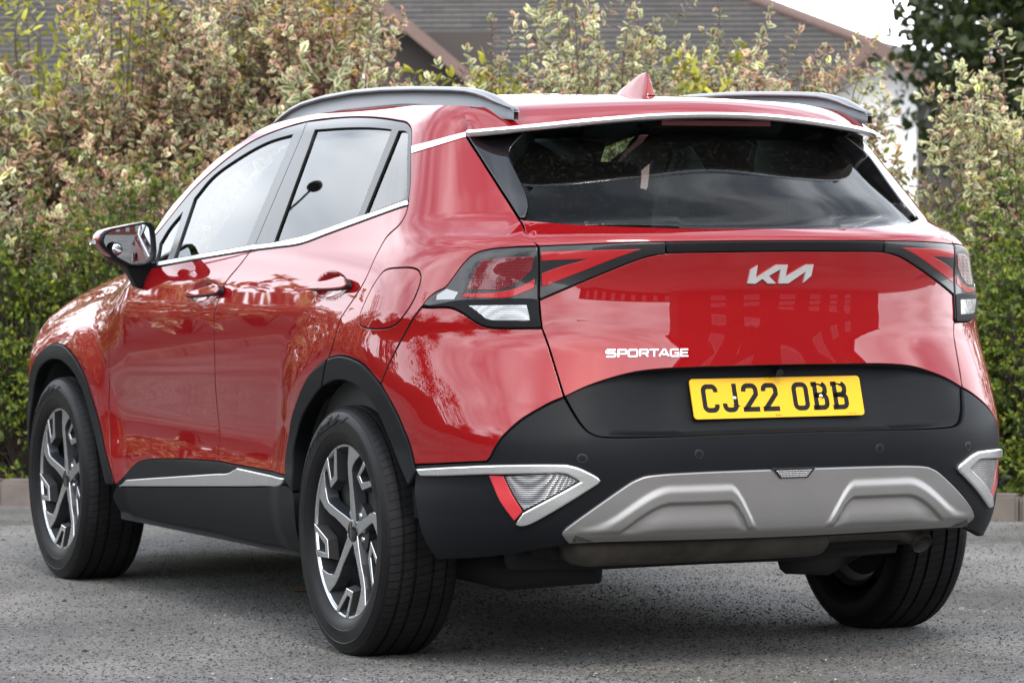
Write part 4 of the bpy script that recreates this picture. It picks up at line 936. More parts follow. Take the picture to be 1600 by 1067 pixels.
def me_from(name, V, F, material, smooth_shade=True, sharp=None, flip=False):
    me = bpy.data.meshes.new(name); me.from_pydata([tuple(map(float, v)) for v in V], [], [tuple(f[::-1]) if flip else tuple(f) for f in F]); me.update()
    if smooth_shade:
        me.polygons.foreach_set('use_smooth', [True] * len(me.polygons))
        if sharp: me.set_sharp_from_angle(angle=math.radians(sharp))
    for m in (material if isinstance(material, (list, tuple)) else [material]): me.materials.append(m)
    return me
# tyre section: from outboard bead over the tread to the inboard bead
half_p = [(.240, .088), (.247, .097), (.258, .104), (.272, .1105), (.277, .1112), (.2785, .1128), (.295, .1145), (.312, .1140), (.3135, .1152), (.3155, .1150), (.3165, .1135), (.328, .1105), (.336, .1060), (.3375, .1062), (.3440, .0995), (.3490, .0915), (.3520, .083), (.3532, .074)]
groove = []
for w in (.066, .026):
    groove += [(.3540, w + .0050), (.3460, w + .0038), (.3460, w - .0038), (.3542, w - .0050)]
tread_half = groove
prof = half_p + [(r, w) for r, w in tread_half] + [(r, -w) for r, w in tread_half[::-1]] + [(r, -w) for r, w in half_p[::-1]]
tv, tf = lathe(prof, 128)
tyre_me = me_from('tyre', tv, tf, [TYRE, TREAD], sharp=32)
nprof = len(prof) - 1
for p in tyre_me.polygons:
    i = p.index % nprof
    if 14 <= i < nprof - 14: p.material_index = 1
# rim barrel and lip
bar_me = me_from('rim_barrel', *lathe([(.2465, .0855), (.2475, .0905), (.2440, .0935), (.2385, .0915), (.2365, .0860), (.2280, .0780), (.2200, .05), (.205, .02), (.200, -.03), (.206, -.08), (.222, -.095)], 96), [BLACKIN, ALLOY], sharp=35)
for p in bar_me.polygons:
    if p.index % 10 in (1, 2, 3): p.material_index = 1
back_me = me_from('wheel_back', *lathe([(.19, -.06), (.12, -.055), (.0, -.05)], 48), BLACKIN)
disc_me = me_from('brake_disc', *lathe([(.155, -.010), (.155, -.002), (.150, .0), (.088, .0), (.085, .010), (.07, .014), (.0, .014)], 64), DISC, sharp=30)
hub_me = me_from('wheel_hub', *lathe([(.083, .030), (.082, .058), (.066, .0635), (.040, .066), (.034, .070), (.0, .070)], 48), ALLOYD, sharp=35)
cap_me = me_from('centre_cap', *lathe([(.0315, .068), (.031, .0755), (.027, .0778), (.0, .0785)], 32), GLOSSB, sharp=35)
nut_me = me_from('wheel_nut', *lathe([(.0105, .040), (.0105, .062), (.0075, .067), (.0, .0685)], 12), CHROME, sharp=40)
def dish(r):
    return .0905 - .020 * (1 - min(r / RIM, 1.0)) ** 1.0
def ext_poly(V, F, M, pts, depth, bevel=.0016):
    """face outline (polar list -> xy) extruded inboard; face material 0, walls 1"""
    P = np.array(pts, float)
    if area2(P) < 0: P = P[::-1]
    n = len(P)
    r = delaunay_2d_cdt([Vector(p) for p in P], [(i, (i + 1) % n) for i in range(n)], [], 0, 1e-7)
    W = np.array([tuple(v) for v in r[0]]); T = np.array([tuple(f) for f in r[2]]); T = T[inside(P, W[T].mean(1))]
    b = len(V)
    for w in W: V.append((w[0], w[1], dish(np.hypot(*w))))
    for t in T:
        c = np.cross(np.append(W[t[1]] - W[t[0]], 0), np.append(W[t[2]] - W[t[0]], 0))[2]
        F.append(tuple(b + i for i in (t if c > 0 else t[::-1]))); M.append(0)
    b = len(V)
    Q, od = inset(P, -bevel)
    for w in P: V.append((w[0], w[1], dish(np.hypot(*w))))
    for w, q in zip(P, Q): V.append((q[0], q[1], dish(np.hypot(*w)) - bevel))
    Q2, _ = inset(P, -bevel - .007)
    for w, q in zip(P, Q2): V.append((q[0], q[1], dish(np.hypot(*w)) - depth))
    for i in range(n):
        j = (i + 1) % n
        F.append((b + i, b + n + i, b + n + j, b + j)); M.append(0)
        F.append((b + n + i, b + 2 * n + i, b + 2 * n + j, b + n + j)); M.append(1)
def pol(r, a): return (r * RIM * math.cos(math.radians(a)), r * RIM * math.sin(math.radians(a)))
def pol_arc(r, a0, a1, n=5): return [pol(r, a0 + (a1 - a0) * i / n) for i in range(n + 1)]
A0 = 88.0
V, F, M = [], [], []
# the arm: slim at the hub, opening into a wide foot at the rim on one side
ext_poly(V, F, M, [pol(.125, 128), pol(.23, 102), pol(.48, 93.2), pol(.64, 93.2), pol(.79, 91.2), pol(.985, 86.5)] + pol_arc(.990, 86, 66, 5) + [pol(.85, 75.6), pol(.76, 82), pol(.70, 84.2), pol(.48, 81.6), pol(.29, 74), pol(.125, 48)], .034)
spoke_me = me_from('spoke', V, F, [ALLOY, ALLOYD], smooth_shade=False)
spoke_me.polygons.foreach_set('material_index', M)
V, F, M = [], [], []
# the bracket between two arms: a bent blade standing on the rim at both ends
ext_poly(V, F, M, [pol(.990, 56.2), pol(.990, 52.8), pol(.755, 60.2), pol(.735, 52), pol(.985, 38.4), pol(.990, 35.2), pol(.668, 48.8), pol(.705, 65.5)], .030)
V = [(x, y, z + .005) for x, y, z in V]
br_me = me_from('rim_bracket', V, F, [ALLOY, BLACKIN], smooth_shade=False)
br_me.polygons.foreach_set('material_index', M)
# sidewall lettering, wrapped round the tyre
def wrap_text(txt, size, radius, a_mid, w, width=1.0, inward=False):
    tV, tF = text_mesh(txt, size, width); out = []
    for v in tV:
        r = radius + v[1]; a = math.radians(a_mid) - v[0] / radius
        out.append((r * math.cos(a), r * math.sin(a), w(r)))
    return out, tF
wside = pchip([.247, .258, .272, .2785, .295, .312, .328, .336], [.097, .104, .1105, .1128, .1145, .1140, .1105, .1060])
let_mes = []
for txt, sz, rad, a, wd in (('235/55 R18 100V', .024, .284, 40, 1.1), ('Continental', .030, .280, -94, 1.05), ('EcoContact 6', .024, .284, 166, 1.0)):
    v2, f2 = wrap_text(txt, sz, rad, a, lambda r: float(wside(r)) + .0020, wd)
    let_mes.append(me_from('sidewall_lettering', v2, f2, PLATEK, smooth_shade=False))
# raised block of thin bars near the top of the sidewall
V, F = [], []
for a0, r0, a1, r1, wd in ((100, .300, 92, .329, .004), (96, .302, 106, .329, .003), (110, .300, 101, .329, .004), (114, .302, 122, .328, .003), (126, .300, 117, .329, .004), (88, .305, 80, .329, .003), (92, .312, 121, .309, .0025), (130, .303, 136, .325, .003), (140, .303, 133, .325, .003)):
    p = np.array([r0 * math.cos(math.radians(a0)), r0 * math.sin(math.radians(a0))]); q = np.array([r1 * math.cos(math.radians(a1)), r1 * math.sin(math.radians(a1))])
    d = (q - p) / np.linalg.norm(q - p); nn = np.array([-d[1], d[0]]) * wd
    b = len(V)
    for t in range(5):
        for sg_ in (-1, 1):
            c = p + (q - p) * t / 4 + nn * sg_; V.append((c[0], c[1], float(wside(np.hypot(*c))) + .0022))
    for t in range(4): F.append((b + 2*t, b + 2*t + 1, b + 2*t + 3, b + 2*t + 2)[::-1])
mark_me = me_from('sidewall_pattern', V, F, PLATEK, smooth_shade=False)
def put(me, parent, rot=0.0, loc=(0, 0, 0)):
    o = bpy.data.objects.new(me.name, me); COL.objects.link(o); o.parent = parent; o.rotation_euler = (0, 0, rot); o.location = loc
    return o
def wheel(x, sd, spin):
    e = empty('wheel', (x, sd * .8135, .347), parent=car)
    # local z -> outboard
    e.rotation_euler = Matrix(((-sd, 0, 0), (0, 0, sd), (0, 1, 0))).to_euler()
    base = math.radians(spin)
    put(tyre_me, e); put(bar_me, e); put(back_me, e); put(disc_me, e); put(hub_me, e); put(cap_me, e)
    put(mark_me, e)
    for m_ in let_mes: put(m_, e)
    for k in range(5):
        a = base + k * 2 * math.pi / 5
        put(spoke_me, e, a); put(br_me, e, a)
        b = a + math.radians(A0 - 36); put(nut_me, e, 0, (.057 * math.cos(b), .057 * math.sin(b), 0))
for x in (0.0, 2.68):
    for sd in (1, -1): wheel(x, sd, 0.0)

# ---------------------------------------------------------------- wheel wells, underside, exhaust
def well(x, sd):
    V = []; n = 41; ys = [.875, .80, .55]
    for i in range(n):
        a = math.radians(10 + 162 * i / (n - 1))
        for y in ys: V.append((x + .425 * math.cos(a), sd * y, .352 + .425 * math.sin(a) * (1.0)))
    F = [(i*3+k, i*3+k+1, (i+1)*3+k+1, (i+1)*3+k) for i in range(n-1) for k in range(2)]
    c = len(V); V.append((x, sd * .55, .352)); F += [(i*3+2, c, (i+1)*3+2) for i in range(n-1)]
    mesh_obj('wheel_well_liner', V, F, BLACKIN, car)
for x in (0.0, 2.68):
    for sd in (1, -1): well(x, sd)
bm = bmesh.new()
add_box(bm, (-.62, -.56, .30), (.42, .56, .36)); add_box(bm, (.44, -.84, .235), (2.22, .84, .29)); add_box(bm, (2.2, -.56, .24), (3.3, .56, .30))
bm_obj('underbody', bm, BLACKIN, car)
bm = bmesh.new()           # silencer across the tail
pts = []
n = 22
for i, (y, r) in enumerate([(.545, .02), (.535, .045), (.515, .058), (.49, .064), (.47, .067), (.20, .067), (-.05, .067), (-.20, .066), (-.235, .060), (-.25, .045), (-.255, .03)]): pts.append(((-.66, y, .335), r))
add_tube(bm, [p for p, r in pts], [r for p, r in pts], 22)
for v in bm.verts: v.co.z = .334 + (v.co.z - .335) * .80
mf = bm_obj('silencer', bm, EXH, car, smooth_shade=True, sharp=40)
bm = bmesh.new(); add_tube(bm, [(-.68, -.24, .345), (-.70, -.36, .350), (-.72, -.46, .348), (-.75, -.50, .335), (-.78, -.505, .312)], [.026, .026, .026, .028, .030], 14, False); bm_obj('tail_pipe', bm, EXH, car, smooth_shade=True, sharp=50)
bm = bmesh.new(); add_tube(bm, [(-.45, .60, .30), (-.40, .3, .285), (-.38, 0, .285), (-.40, -.3, .285), (-.45, -.60, .30)], .04, 10); bm_obj('rear_subframe', bm, BLACKIN, car, smooth_shade=True)
for sd in (1, -1):
    bm = bmesh.new(); add_tube(bm, [(-.38, sd * .30, .24), (-.22, sd * .50, .235), (-.10, sd * .70, .27)], [.035, .055, .04], 10); bm_obj('suspension_arm', bm, BLACKIN, car, smooth_shade=True)
bm = bmesh.new(); add_box(bm, (-.30, -.20, .245), (.30, .20, .33)); bm_obj('final_drive', bm, BLACKIN, car)
bm = bmesh.new(); add_box(bm, (-.86, -.60, .365), (-.60, .60, .395)); bm_obj('bumper_undertray', bm, BLACKIN, car)
# ---------------------------------------------------------------- door mirrors
MO = [(1.066, 1.173), (1.060, 1.190), (1.047, 1.202), (1.023, 1.210), (.965, 1.221), (.910, 1.231), (.893, 1.228), (.884, 1.215), (.879, 1.180), (.876, 1.135), (.880, 1.115), (.892, 1.100), (.913, 1.090), (.940, 1.086), (.965, 1.088), (1.000, 1.105), (1.020, 1.118), (1.045, 1.138), (1.058, 1.152), (1.064, 1.162)]
def ring_mesh(secs, close_end=True):
    V = []; F = []; n = len(MO); c = np.mean(np.array(MO), 0)
    for x, k in secs:
        for y, z in MO: V.append((x, c[0] + (y - c[0]) * k, c[1] + (z - c[1]) * k))
    for i in range(len(secs) - 1):
        for j in range(n): F.append((i*n+j, i*n+(j+1) % n, (i+1)*n+(j+1) % n, (i+1)*n+j))
    if close_end: F.append(tuple(range((len(secs)-1)*n, len(secs)*n)))
    return V, F
def mirror(sd):
    def fin_(V): return [(x, sd * y, z) for x, y, z in V]
    def fl(F): return F if sd > 0 else [f[::-1] for f in F]
    V, F = ring_mesh([(1.742, .955), (1.740, 1.0), (1.76, 1.03), (1.80, 1.02), (1.84, .93), (1.87, .74), (1.885, .45)])
    root = mesh_obj('door_mirror', fin_(V), fl([f[::-1] for f in F]), PAINT, car)
    root.data.set_sharp_from_angle(angle=math.radians(50))
    V, F = ring_mesh([(1.778, .92), (1.728, .90), (1.716, .90), (1.714, .96), (1.722, 1.005), (1.742, 1.012)], close_end=False)
    mesh_obj('mirror_bezel', fin_(V), fl([f[::-1] for f in F]), GLOSSB if False else CLAD, root)
    # black lower shell
    c = np.mean(np.array(MO), 0)
    V = []; F = []; low = [p for p in MO if p[1] < 1.135]; n = len(low)
    for x, k in ((1.741, 1.02), (1.765, 1.05), (1.80, 1.04), (1.84, .95), (1.865, .78)):
        for y, z in low: V.append((x, c[0] + (y - c[0]) * k, c[1] + (z - c[1]) * k - .001))
    F = [(i*n+j, (i+1)*n+j, (i+1)*n+j+1, i*n+j+1) for i in range(4) for j in range(n-1)]
    mesh_obj('mirror_lower_shell', fin_(V), fl(F), CLAD, root)
    V, F = ring_mesh([(1.753, .90), (1.752, .68), (1.7515, .45), (1.751, .22), (1.751, .02)])
    gv = [(x + (y - c[0]) * .14, y, z) for x, y, z in V]
    nn = [Vector((-1, .17 + (y - c[0]) / 1.1, -.045 + (z - c[1]) / 1.1)).normalized() for x, y, z in V]      # slightly convex, as wing mirrors are
    mesh_obj('mirror_glass', fin_(gv), fl([f[::-1] for f in F]), MIRRORG, root, normals=[(n[0], sd * n[1], n[2]) for n in nn])
    bm = bmesh.new(); add_tube(bm, [(1.727 + .006, sd * 1.015, 1.143), (1.712 + .004, sd * 1.013, 1.143)], [.0225, .0205], 24); bm_obj('blind_spot_mirror', bm, [CLAD], root, smooth_shade=True, sharp=40)
    bm = bmesh.new(); bmesh.ops.create_uvsphere(bm, u_segments=20, v_segments=10, radius=.0175)
    for v in bm.verts: v.co = Vector((1.7155 + v.co.x * .18, sd * 1.013 + v.co.y, 1.143 + v.co.z))
    bm_obj('blind_spot_lens', bm, MIRRORG, root, smooth_shade=True)
    bm = bmesh.new()
    P8 = [(1.742, .975, 1.092), (1.835, .96, 1.092), (1.835, .885, 1.098), (1.742, .882, 1.105), (1.755, .928, 1.012), (1.845, .918, 1.018), (1.845, .880, 1.030), (1.755, .880, 1.030)]
    v = [bm.verts.new((x, sd * y, z)) for x, y, z in P8]
    for f in ((0, 1, 2, 3), (7, 6, 5, 4), (0, 4, 5, 1), (1, 5, 6, 2), (2, 6, 7, 3), (3, 7, 4, 0)): bm.faces.new([v[i] for i in (f if sd < 0 else f[::-1])])
    bmesh.ops.recalc_face_normals(bm, faces=bm.faces)
    bmesh.ops.bevel(bm, geom=bm.edges[:], offset=.008, segments=3, affect='EDGES', profile=.5)
    bm_obj('mirror_arm', bm, CLAD, root, smooth_shade=True, sharp=50)
    bm = bmesh.new()
    V = []
    for (y, z, x) in ((1.068, 1.166, 1.752), (1.075, 1.165, 1.775), (1.070, 1.163, 1.81), (1.045, 1.160, 1.845)):
        V.append((x, sd * (y + .0035), z + .006)); V.append((x, sd * (y + .0035), z - .006))
    mesh_obj('mirror_indicator', V, fl([(0, 2, 3, 1), (2, 4, 5, 3), (4, 6, 7, 5)]), LENSW, root)
both(mirror)
# ---------------------------------------------------------------- cabin
def trim_side(sd):
    panel('door_trim', car, INTER, [[[.80, 1.19], [1.2, 1.235], [2.28, 1.14], [3.30, 1.07]], [[3.30, 1.07], [3.30, .34]], [[3.30, .34], [2.1, .34], [.80, .45]], [[.80, .45], [.80, 1.19]]], off=-.062, depth=0, gap=0, side=sd, h=.08, step=.05)
    panel('pillar_trim', car, INTER, O['front_door_frame'], holes=[O['front_glass'], O['front_quarter_glass']], off=-.030, gap=-.012, depth=0, side=sd, h=.06)
    panel('pillar_trim', car, INTER, O['rear_door_frame'], holes=[O['rear_glass'], O['rear_quarter_glass']], off=-.030, gap=-.012, depth=0, side=sd, h=.06)
    panel('pillar_trim', car, INTER, [[[.82, 1.17], [1.2, 1.22]], [[1.2, 1.22], [1.21, 1.34], [1.24, 1.47]], [[1.24, 1.47], [1.6, 1.53], [1.6, 1.56]], [[1.6, 1.56], [1.0, 1.52]], [[1.0, 1.52], [.97, 1.44], [.82, 1.19]], [[.82, 1.19], [.82, 1.17]]], off=-.05, gap=0, depth=0, side=sd, h=.06)
both(trim_side)
V = []
for i in range(24):
    for j in range(17):
        y = -.60 + 1.2 * j / 16; x = -.36 + .18 * (y / .56) ** 2 + (1.40 + .36 - .1 * (y / .56) ** 2) * i / 23; V.append((x, y, float(roof_z(x, y)) - .035))
mesh_obj('headlining', V, [(i*17+j, i*17+j+1, (i+1)*17+j+1, (i+1)*17+j) for i in range(23) for j in range(16)], INTER, car)
bm = bmesh.new(); add_box(bm, (-.70, -.62, .48), (.32, .62, .56)); add_box(bm, (.3, -.80, .33), (2.3, .80, .38)); bm_obj('cabin_floor', bm, INTER, car)
bm = bmesh.new(); add_box(bm, (-.62, -.60, .98), (-.02, .60, 1.0)); bm_obj('load_cover', bm, INTER, car)
def cushion(bm, cx, cy, cz, sx, sy, sz, tilt=0.0, r=.05):
    b2 = bmesh.new(); bmesh.ops.create_cube(b2, size=1.0)
    for v in b2.verts: v.co = Vector((v.co.x * sx, v.co.y * sy, v.co.z * sz))
    bmesh.ops.bevel(b2, geom=b2.edges[:], offset=r, segments=4, affect='EDGES', profile=.5)
    mt = Matrix.Translation((cx, cy, cz)) @ Matrix.Rotation(tilt, 4, 'Y')
    mp = {v: bm.verts.new(mt @ v.co) for v in b2.verts}
    for f in b2.faces: bm.faces.new([mp[v] for v in f.verts])
    b2.free()
def seat(x, y, w, back_h):
    bm = bmesh.new()
    cushion(bm, x + .28, y, .60, .52, w, .16, -.10); cushion(bm, x, y, .60 + back_h / 2, .13, w * .96, back_h, -.30, .055)
    s_ = bm_obj('seat', bm, SEATM, car, smooth_shade=True)
    bm = bmesh.new(); cushion(bm, x - .30 * back_h / 2 - .08, y, .60 + back_h + .10, .09, min(w * .56, .28), .19, -.25, .04)
    for dy in (-.05, .05): add_tube(bm, [(x - .15 * back_h - .02, y + dy, .55 + back_h), (x - .15 * back_h - .07, y + dy, .62 + back_h)], .007, 8)
    bm_obj('headrest', bm, SEATM, s_, smooth_shade=True)
seat(.25, .42, .48, .56); seat(.25, -.42, .48, .56); seat(.25, 0, .34, .52)
seat(1.18, .37, .50, .62); seat(1.18, -.37, .50, .62)
bm = bmesh.new(); cushion(bm, 1.98, 0, .86, .42, 1.52, .30, 0, .08); bm_obj('dashboard', bm, INTER, car, smooth_shade=True)
bm = bmesh.new()
ring = [(1.66 + .06 * math.sin(a) * -1, -.37 + .185 * math.cos(a), .98 + .175 * math.sin(a)) for a in np.linspace(0, 2 * math.pi, 33)]
add_tube(bm, ring, .015, 8, cap=False)
for a in (0, math.pi, -math.pi / 2): add_tube(bm, [(1.69, -.37, .97), (1.66 - .06 * math.sin(a), -.37 + .18 * math.cos(a), .98 + .17 * math.sin(a))], .013, 6)
bm_obj('steering_wheel', bm, INTER, car, smooth_shade=True)
bm = bmesh.new(); cushion(bm, 1.55, 0, 1.45, .03, .22, .07, 0, .012); bm_obj('rear_view_mirror', bm, INTER, car, smooth_shade=True)
# a small dry leaf fragment lying on the bumper ledge

# ---------------------------------------------------------------- ground
def asphalt():
    m = bpy.data.materials.new('worn_asphalt'); m.use_nodes = True
    nt = m.node_tree; p = nt.nodes['Principled BSDF']; L = nt.links.new
    tc = nt.nodes.new('ShaderNodeTexCoord')
    def tex(kind, scale, det=3):
        n = nt.nodes.new(kind); n.inputs['Scale'].default_value = scale
        if 'Detail' in n.inputs: n.inputs['Detail'].default_value = det
        L(tc.outputs['Object'], n.inputs['Vector']); return n
    v = tex('ShaderNodeTexVoronoi', 105); v.inputs['Randomness'].default_value = 1.0
    v2 = tex('ShaderNodeTexVoronoi', 58)
    n1 = tex('ShaderNodeTexNoise', 1.1, 6); n2 = tex('ShaderNodeTexNoise', 60, 4)
    r1 = nt.nodes.new('ShaderNodeValToRGB'); e = r1.color_ramp.elements
    e[0].position = .0; e[0].color = (.020, .0195, .019, 1); e[1].position = 1.0; e[1].color = (.20, .195, .19, 1)
    e2 = r1.color_ramp.elements.new(.45); e2.color = (.088, .087, .085, 1); e3 = r1.color_ramp.elements.new(.90); e3.color = (.132, .131, .127, 1)
    L(v.outputs['Color'], r1.inputs['Fac'])
    r2 = nt.nodes.new('ShaderNodeValToRGB'); r2.color_ramp.elements[0].position = .32; r2.color_ramp.elements[0].color = (.50, .49, .48, 1); r2.color_ramp.elements[1].position = .72; r2.color_ramp.elements[1].color = (1.15, 1.12, 1.06, 1)
    L(n1.outputs['Fac'], r2.inputs['Fac'])
    mx = nt.nodes.new('ShaderNodeMix'); mx.data_type = 'RGBA'; mx.blend_type = 'MULTIPLY'; mx.inputs[0].default_value = 1
    n3 = tex('ShaderNodeTexNoise', .55, 5); n3.inputs['Distortion'].default_value = 1.2
    r3 = nt.nodes.new('ShaderNodeValToRGB'); r3.color_ramp.elements[0].position = .50; r3.color_ramp.elements[0].color = (1, 1, 1, 1); r3.color_ramp.elements[1].position = .64; r3.color_ramp.elements[1].color = (.66, .63, .58, 1)
    L(n3.outputs['Fac'], r3.inputs['Fac'])
    m3 = nt.nodes.new('ShaderNodeMix'); m3.data_type = 'RGBA'; m3.blend_type = 'MULTIPLY'; m3.inputs[0].default_value = 1
    L(r1.outputs['Color'], mx.inputs[6]); L(r2.outputs['Color'], mx.inputs[7]); L(mx.outputs[2], m3.inputs[6]); L(r3.outputs['Color'], m3.inputs[7]); L(m3.outputs[2], p.inputs['Base Color'])
    ad = nt.nodes.new('ShaderNodeMath'); ad.operation = 'ADD'; L(v.outputs['Distance'], ad.inputs[0])
    m2 = nt.nodes.new('ShaderNodeMath'); m2.operation = 'MULTIPLY_ADD'; m2.inputs[1].default_value = .8; L(n2.outputs['Fac'], m2.inputs[0]); L(v2.outputs['Distance'], m2.inputs[2]); L(m2.outputs[0], ad.inputs[1])
    b = nt.nodes.new('ShaderNodeBump'); b.inputs['Strength'].default_value = .85; b.inputs['Distance'].default_value = .005; b.invert = True
    L(ad.outputs[0], b.inputs['Height']); L(b.outputs['Normal'], p.inputs['Normal'])
    _set(p, 'Roughness', .82); _set(p, 'Specular IOR Level', .35)
    return m
ASPH = asphalt()
KB = Vector((3.33, -3.40, 0)); KE = Vector((.650, .760, 0)).normalized(); KN = Vector((.760, -.650, 0)).normalized()   # kerb: a point, its run, away from the road
def kp(t, w, z=0.0): return KB + KE * t + KN * w + Vector((0, 0, z))
g = mesh_obj('ground', [(-150, -150, 0), (150, -150, 0), (150, 150, 0), (-150, 150, 0)], [(0, 1, 2, 3)], ASPH, smooth_shade=False)
tag(g, kind='structure')
SOIL = mat('dark_bed_soil', (.030, .022, .016), rough=.95, bump=1.0, bump_scale=40, var=.5, var_scale=9)
bed = mesh_obj('planting_bed', [kp(-14, .13, .075), kp(26, .13, .075), kp(26, 60, .11), kp(-14, 60, .11)], [(0, 1, 2, 3)], SOIL, smooth_shade=False)
tag(bed, kind='structure')
KERB = mat('concrete_kerb', (.12, .10, .086), rough=.9, bump=.8, bump_scale=120, var=.35, var_scale=5)
kroot = empty('kerb', tuple(kp(0, 0))); tag(kroot, kind='structure')
bm = bmesh.new(); add_box(bm, (0, 0, -.05), (.909, .125, .112)); bmesh.ops.bevel(bm, geom=[e for e in bm.edges], offset=.014, segments=2, affect='EDGES')
k0 = bm_obj('kerb_stone', bm, KERB, kroot, smooth_shade=False)
ang = math.atan2(KE.y, KE.x)
for i in range(-6, 20):
    o = k0 if i == -6 else k0.copy()
    if i != -6: COL.objects.link(o); o.parent = kroot
    # local y must point away from the road
    p = KE * (i * .915 + .909) + KN * 0; o.location = (p.x, p.y, random.uniform(-.004, .004)); o.rotation_euler = (0, 0, ang + math.pi + random.uniform(-.004, .004))
# ---------------------------------------------------------------- leaves
def leaf_mat(name, edge, centre, e0=.30, e1=.72, rough=.5, trans=.30):
    m = bpy.data.materials.new(name); m.use_nodes = True
    nt = m.node_tree; nt.nodes.clear(); L = nt.links.new
    out = nt.nodes.new('ShaderNodeOutputMaterial'); p = nt.nodes.new('ShaderNodeBsdfPrincipled'); tr = nt.nodes.new('ShaderNodeBsdfTranslucent'); mx = nt.nodes.new('ShaderNodeMixShader')
    at = nt.nodes.new('ShaderNodeAttribute'); at.attribute_name = 'tint'
    r = nt.nodes.new('ShaderNodeMapRange'); r.interpolation_type = 'SMOOTHSTEP'; r.inputs['From Min'].default_value = e0; r.inputs['From Max'].default_value = e1
    c = nt.nodes.new('ShaderNodeMix'); c.data_type = 'RGBA'; c.inputs[6].default_value = tuple(centre) + (1,); c.inputs[7].default_value = tuple(edge) + (1,)
    m2 = nt.nodes.new('ShaderNodeMix'); m2.data_type = 'RGBA'; m2.blend_type = 'MULTIPLY'; m2.inputs[0].default_value = 1
    L(at.outputs['Alpha'], r.inputs['Value']); L(r.outputs['Result'], c.inputs[0]); L(c.outputs[2], m2.inputs[6]); L(at.outputs['Color'], m2.inputs[7])
    L(m2.outputs[2], p.inputs['Base Color']); L(m2.outputs[2], tr.inputs['Color']); _set(p, 'Roughness', rough); _set(p, 'Specular IOR Level', .35)
    mx.inputs[0].default_value = trans; L(p.outputs[0], mx.inputs[1]); L(tr.outputs[0], mx.inputs[2]); L(mx.outputs[0], out.inputs['Surface'])
    return m
LF_VAR = leaf_mat('variegated_leaf', (.53, .49, .30), (.105, .145, .042))
LF_YEL = leaf_mat('yellow_green_leaf', (.46, .40, .045), (.32, .34, .042))
LF_RED = leaf_mat('crimson_leaf', (.17, .045, .050), (.11, .03, .032))
LF_EVG = leaf_mat('evergreen_leaf', (.105, .150, .020), (.055, .092, .014), trans=.28)
LF_TREE = leaf_mat('dark_tree_leaf', (.030, .045, .012), (.020, .034, .010), trans=.25)
BARK = mat('brown_bark', (.050, .036, .028), rough=.9, var=.3, var_scale=20)
REDBARK = mat('reddish_twig_bark', (.065, .028, .024), rough=.8)
RNG = np.random.default_rng(11)
def nrmz(a): return a / np.maximum(np.linalg.norm(a, axis=-1, keepdims=True), 1e-9)
T_FULL = np.array([(.5, 0, 0), (0, 0, .25), (.30, -.44, 1), (.70, -.38, 1), (1, 0, .8), (.70, .38, 1), (.30, .44, 1)])
F_FULL = [(0, 2, 1), (0, 3, 2), (0, 4, 3), (0, 5, 4), (0, 6, 5), (0, 1, 6)]
T_QUAD = np.array([(0, 0, 0), (.45, -.5, 1), (1, 0, .7), (.45, .5, 1)])
F_QUAD = [(0, 3, 2, 1)]
def leaves(name, pos, axis, up, Ln, Wd, tint, material, parent, full=True, fold=.28, droop=.18):
    T, Fc = (T_FULL, F_FULL) if full else (T_QUAD, F_QUAD)
    N = len(pos); axis = nrmz(axis); side = nrmz(np.cross(axis, up)); nn = nrmz(np.cross(side, axis))
    k = len(T)
    t = T[:, 0][None, :, None]; x = T[:, 1][None, :, None]
    P = (pos[:, None] + axis[:, None] * t * Ln[:, None, None] + side[:, None] * x * Wd[:, None, None]
         + nn[:, None] * (np.abs(x) * fold * Wd[:, None, None] - droop * t * t * Ln[:, None, None]))
    V = P.reshape(-1, 3)
    lens = np.array([len(f) for f in Fc]); idx = np.concatenate([np.array(f) for f in Fc])
    loops = (np.arange(N)[:, None] * k + idx[None]).ravel()
    tot = np.tile(lens, N); start = np.concatenate([[0], np.cumsum(tot)[:-1]])
    me = bpy.data.meshes.new(name)
    me.vertices.add(len(V)); me.vertices.foreach_set('co', V.astype(np.float32).ravel())
    me.loops.add(len(loops)); me.loops.foreach_set('vertex_index', loops.astype(np.int32))
    me.polygons.add(len(tot)); me.polygons.foreach_set('loop_start', start.astype(np.int32)); me.polygons.foreach_set('loop_total', tot.astype(np.int32))
    me.update(calc_edges=True)
    me.polygons.foreach_set('use_smooth', np.ones(len(tot), bool))
    ca = me.color_attributes.new('tint', 'FLOAT_COLOR', 'POINT')
    col = np.empty((N, k, 4), np.float32); col[..., :3] = tint[:, None]; col[..., 3] = T[:, 2][None]
    ca.data.foreach_set('color', col.ravel())
    me.materials.append(material)
    o = bpy.data.objects.new(name, me); COL.objects.link(o); o.parent = parent
    return tag(o, kind='stuff')
def twigs(name, segs, rads, material, parent):
    """three-sided prisms along many short polylines, one mesh"""
    V = []; F = []
    for pts, (r0, r1) in zip(segs, rads):
        n = len(pts); b = len(V)
        for i, p in enumerate(pts):
            d = nrmz(pts[min(i + 1, n - 1)] - pts[max(i - 1, 0)]); a = nrmz(np.cross(d, [.3, .9, .1])); c = np.cross(d, a); r = r0 + (r1 - r0) * i / max(n - 1, 1)
            for q in range(3): V.append(p + (a * math.cos(q * 2.094) + c * math.sin(q * 2.094)) * r)
        for i in range(n - 1):
            for q in range(3): F.append((b + i*3 + q, b + i*3 + (q+1) % 3, b + (i+1)*3 + (q+1) % 3, b + (i+1)*3 + q))
    o = mesh_obj(name, V, F, material, parent); return tag(o, kind='stuff')
def dome(n, lo=.35):
    d = nrmz(RNG.normal(size=(n, 3))); d[:, 2] = np.abs(d[:, 2]) * 1.0
    r = lo + (1 - lo) * RNG.random(n) ** .55
    return d, r
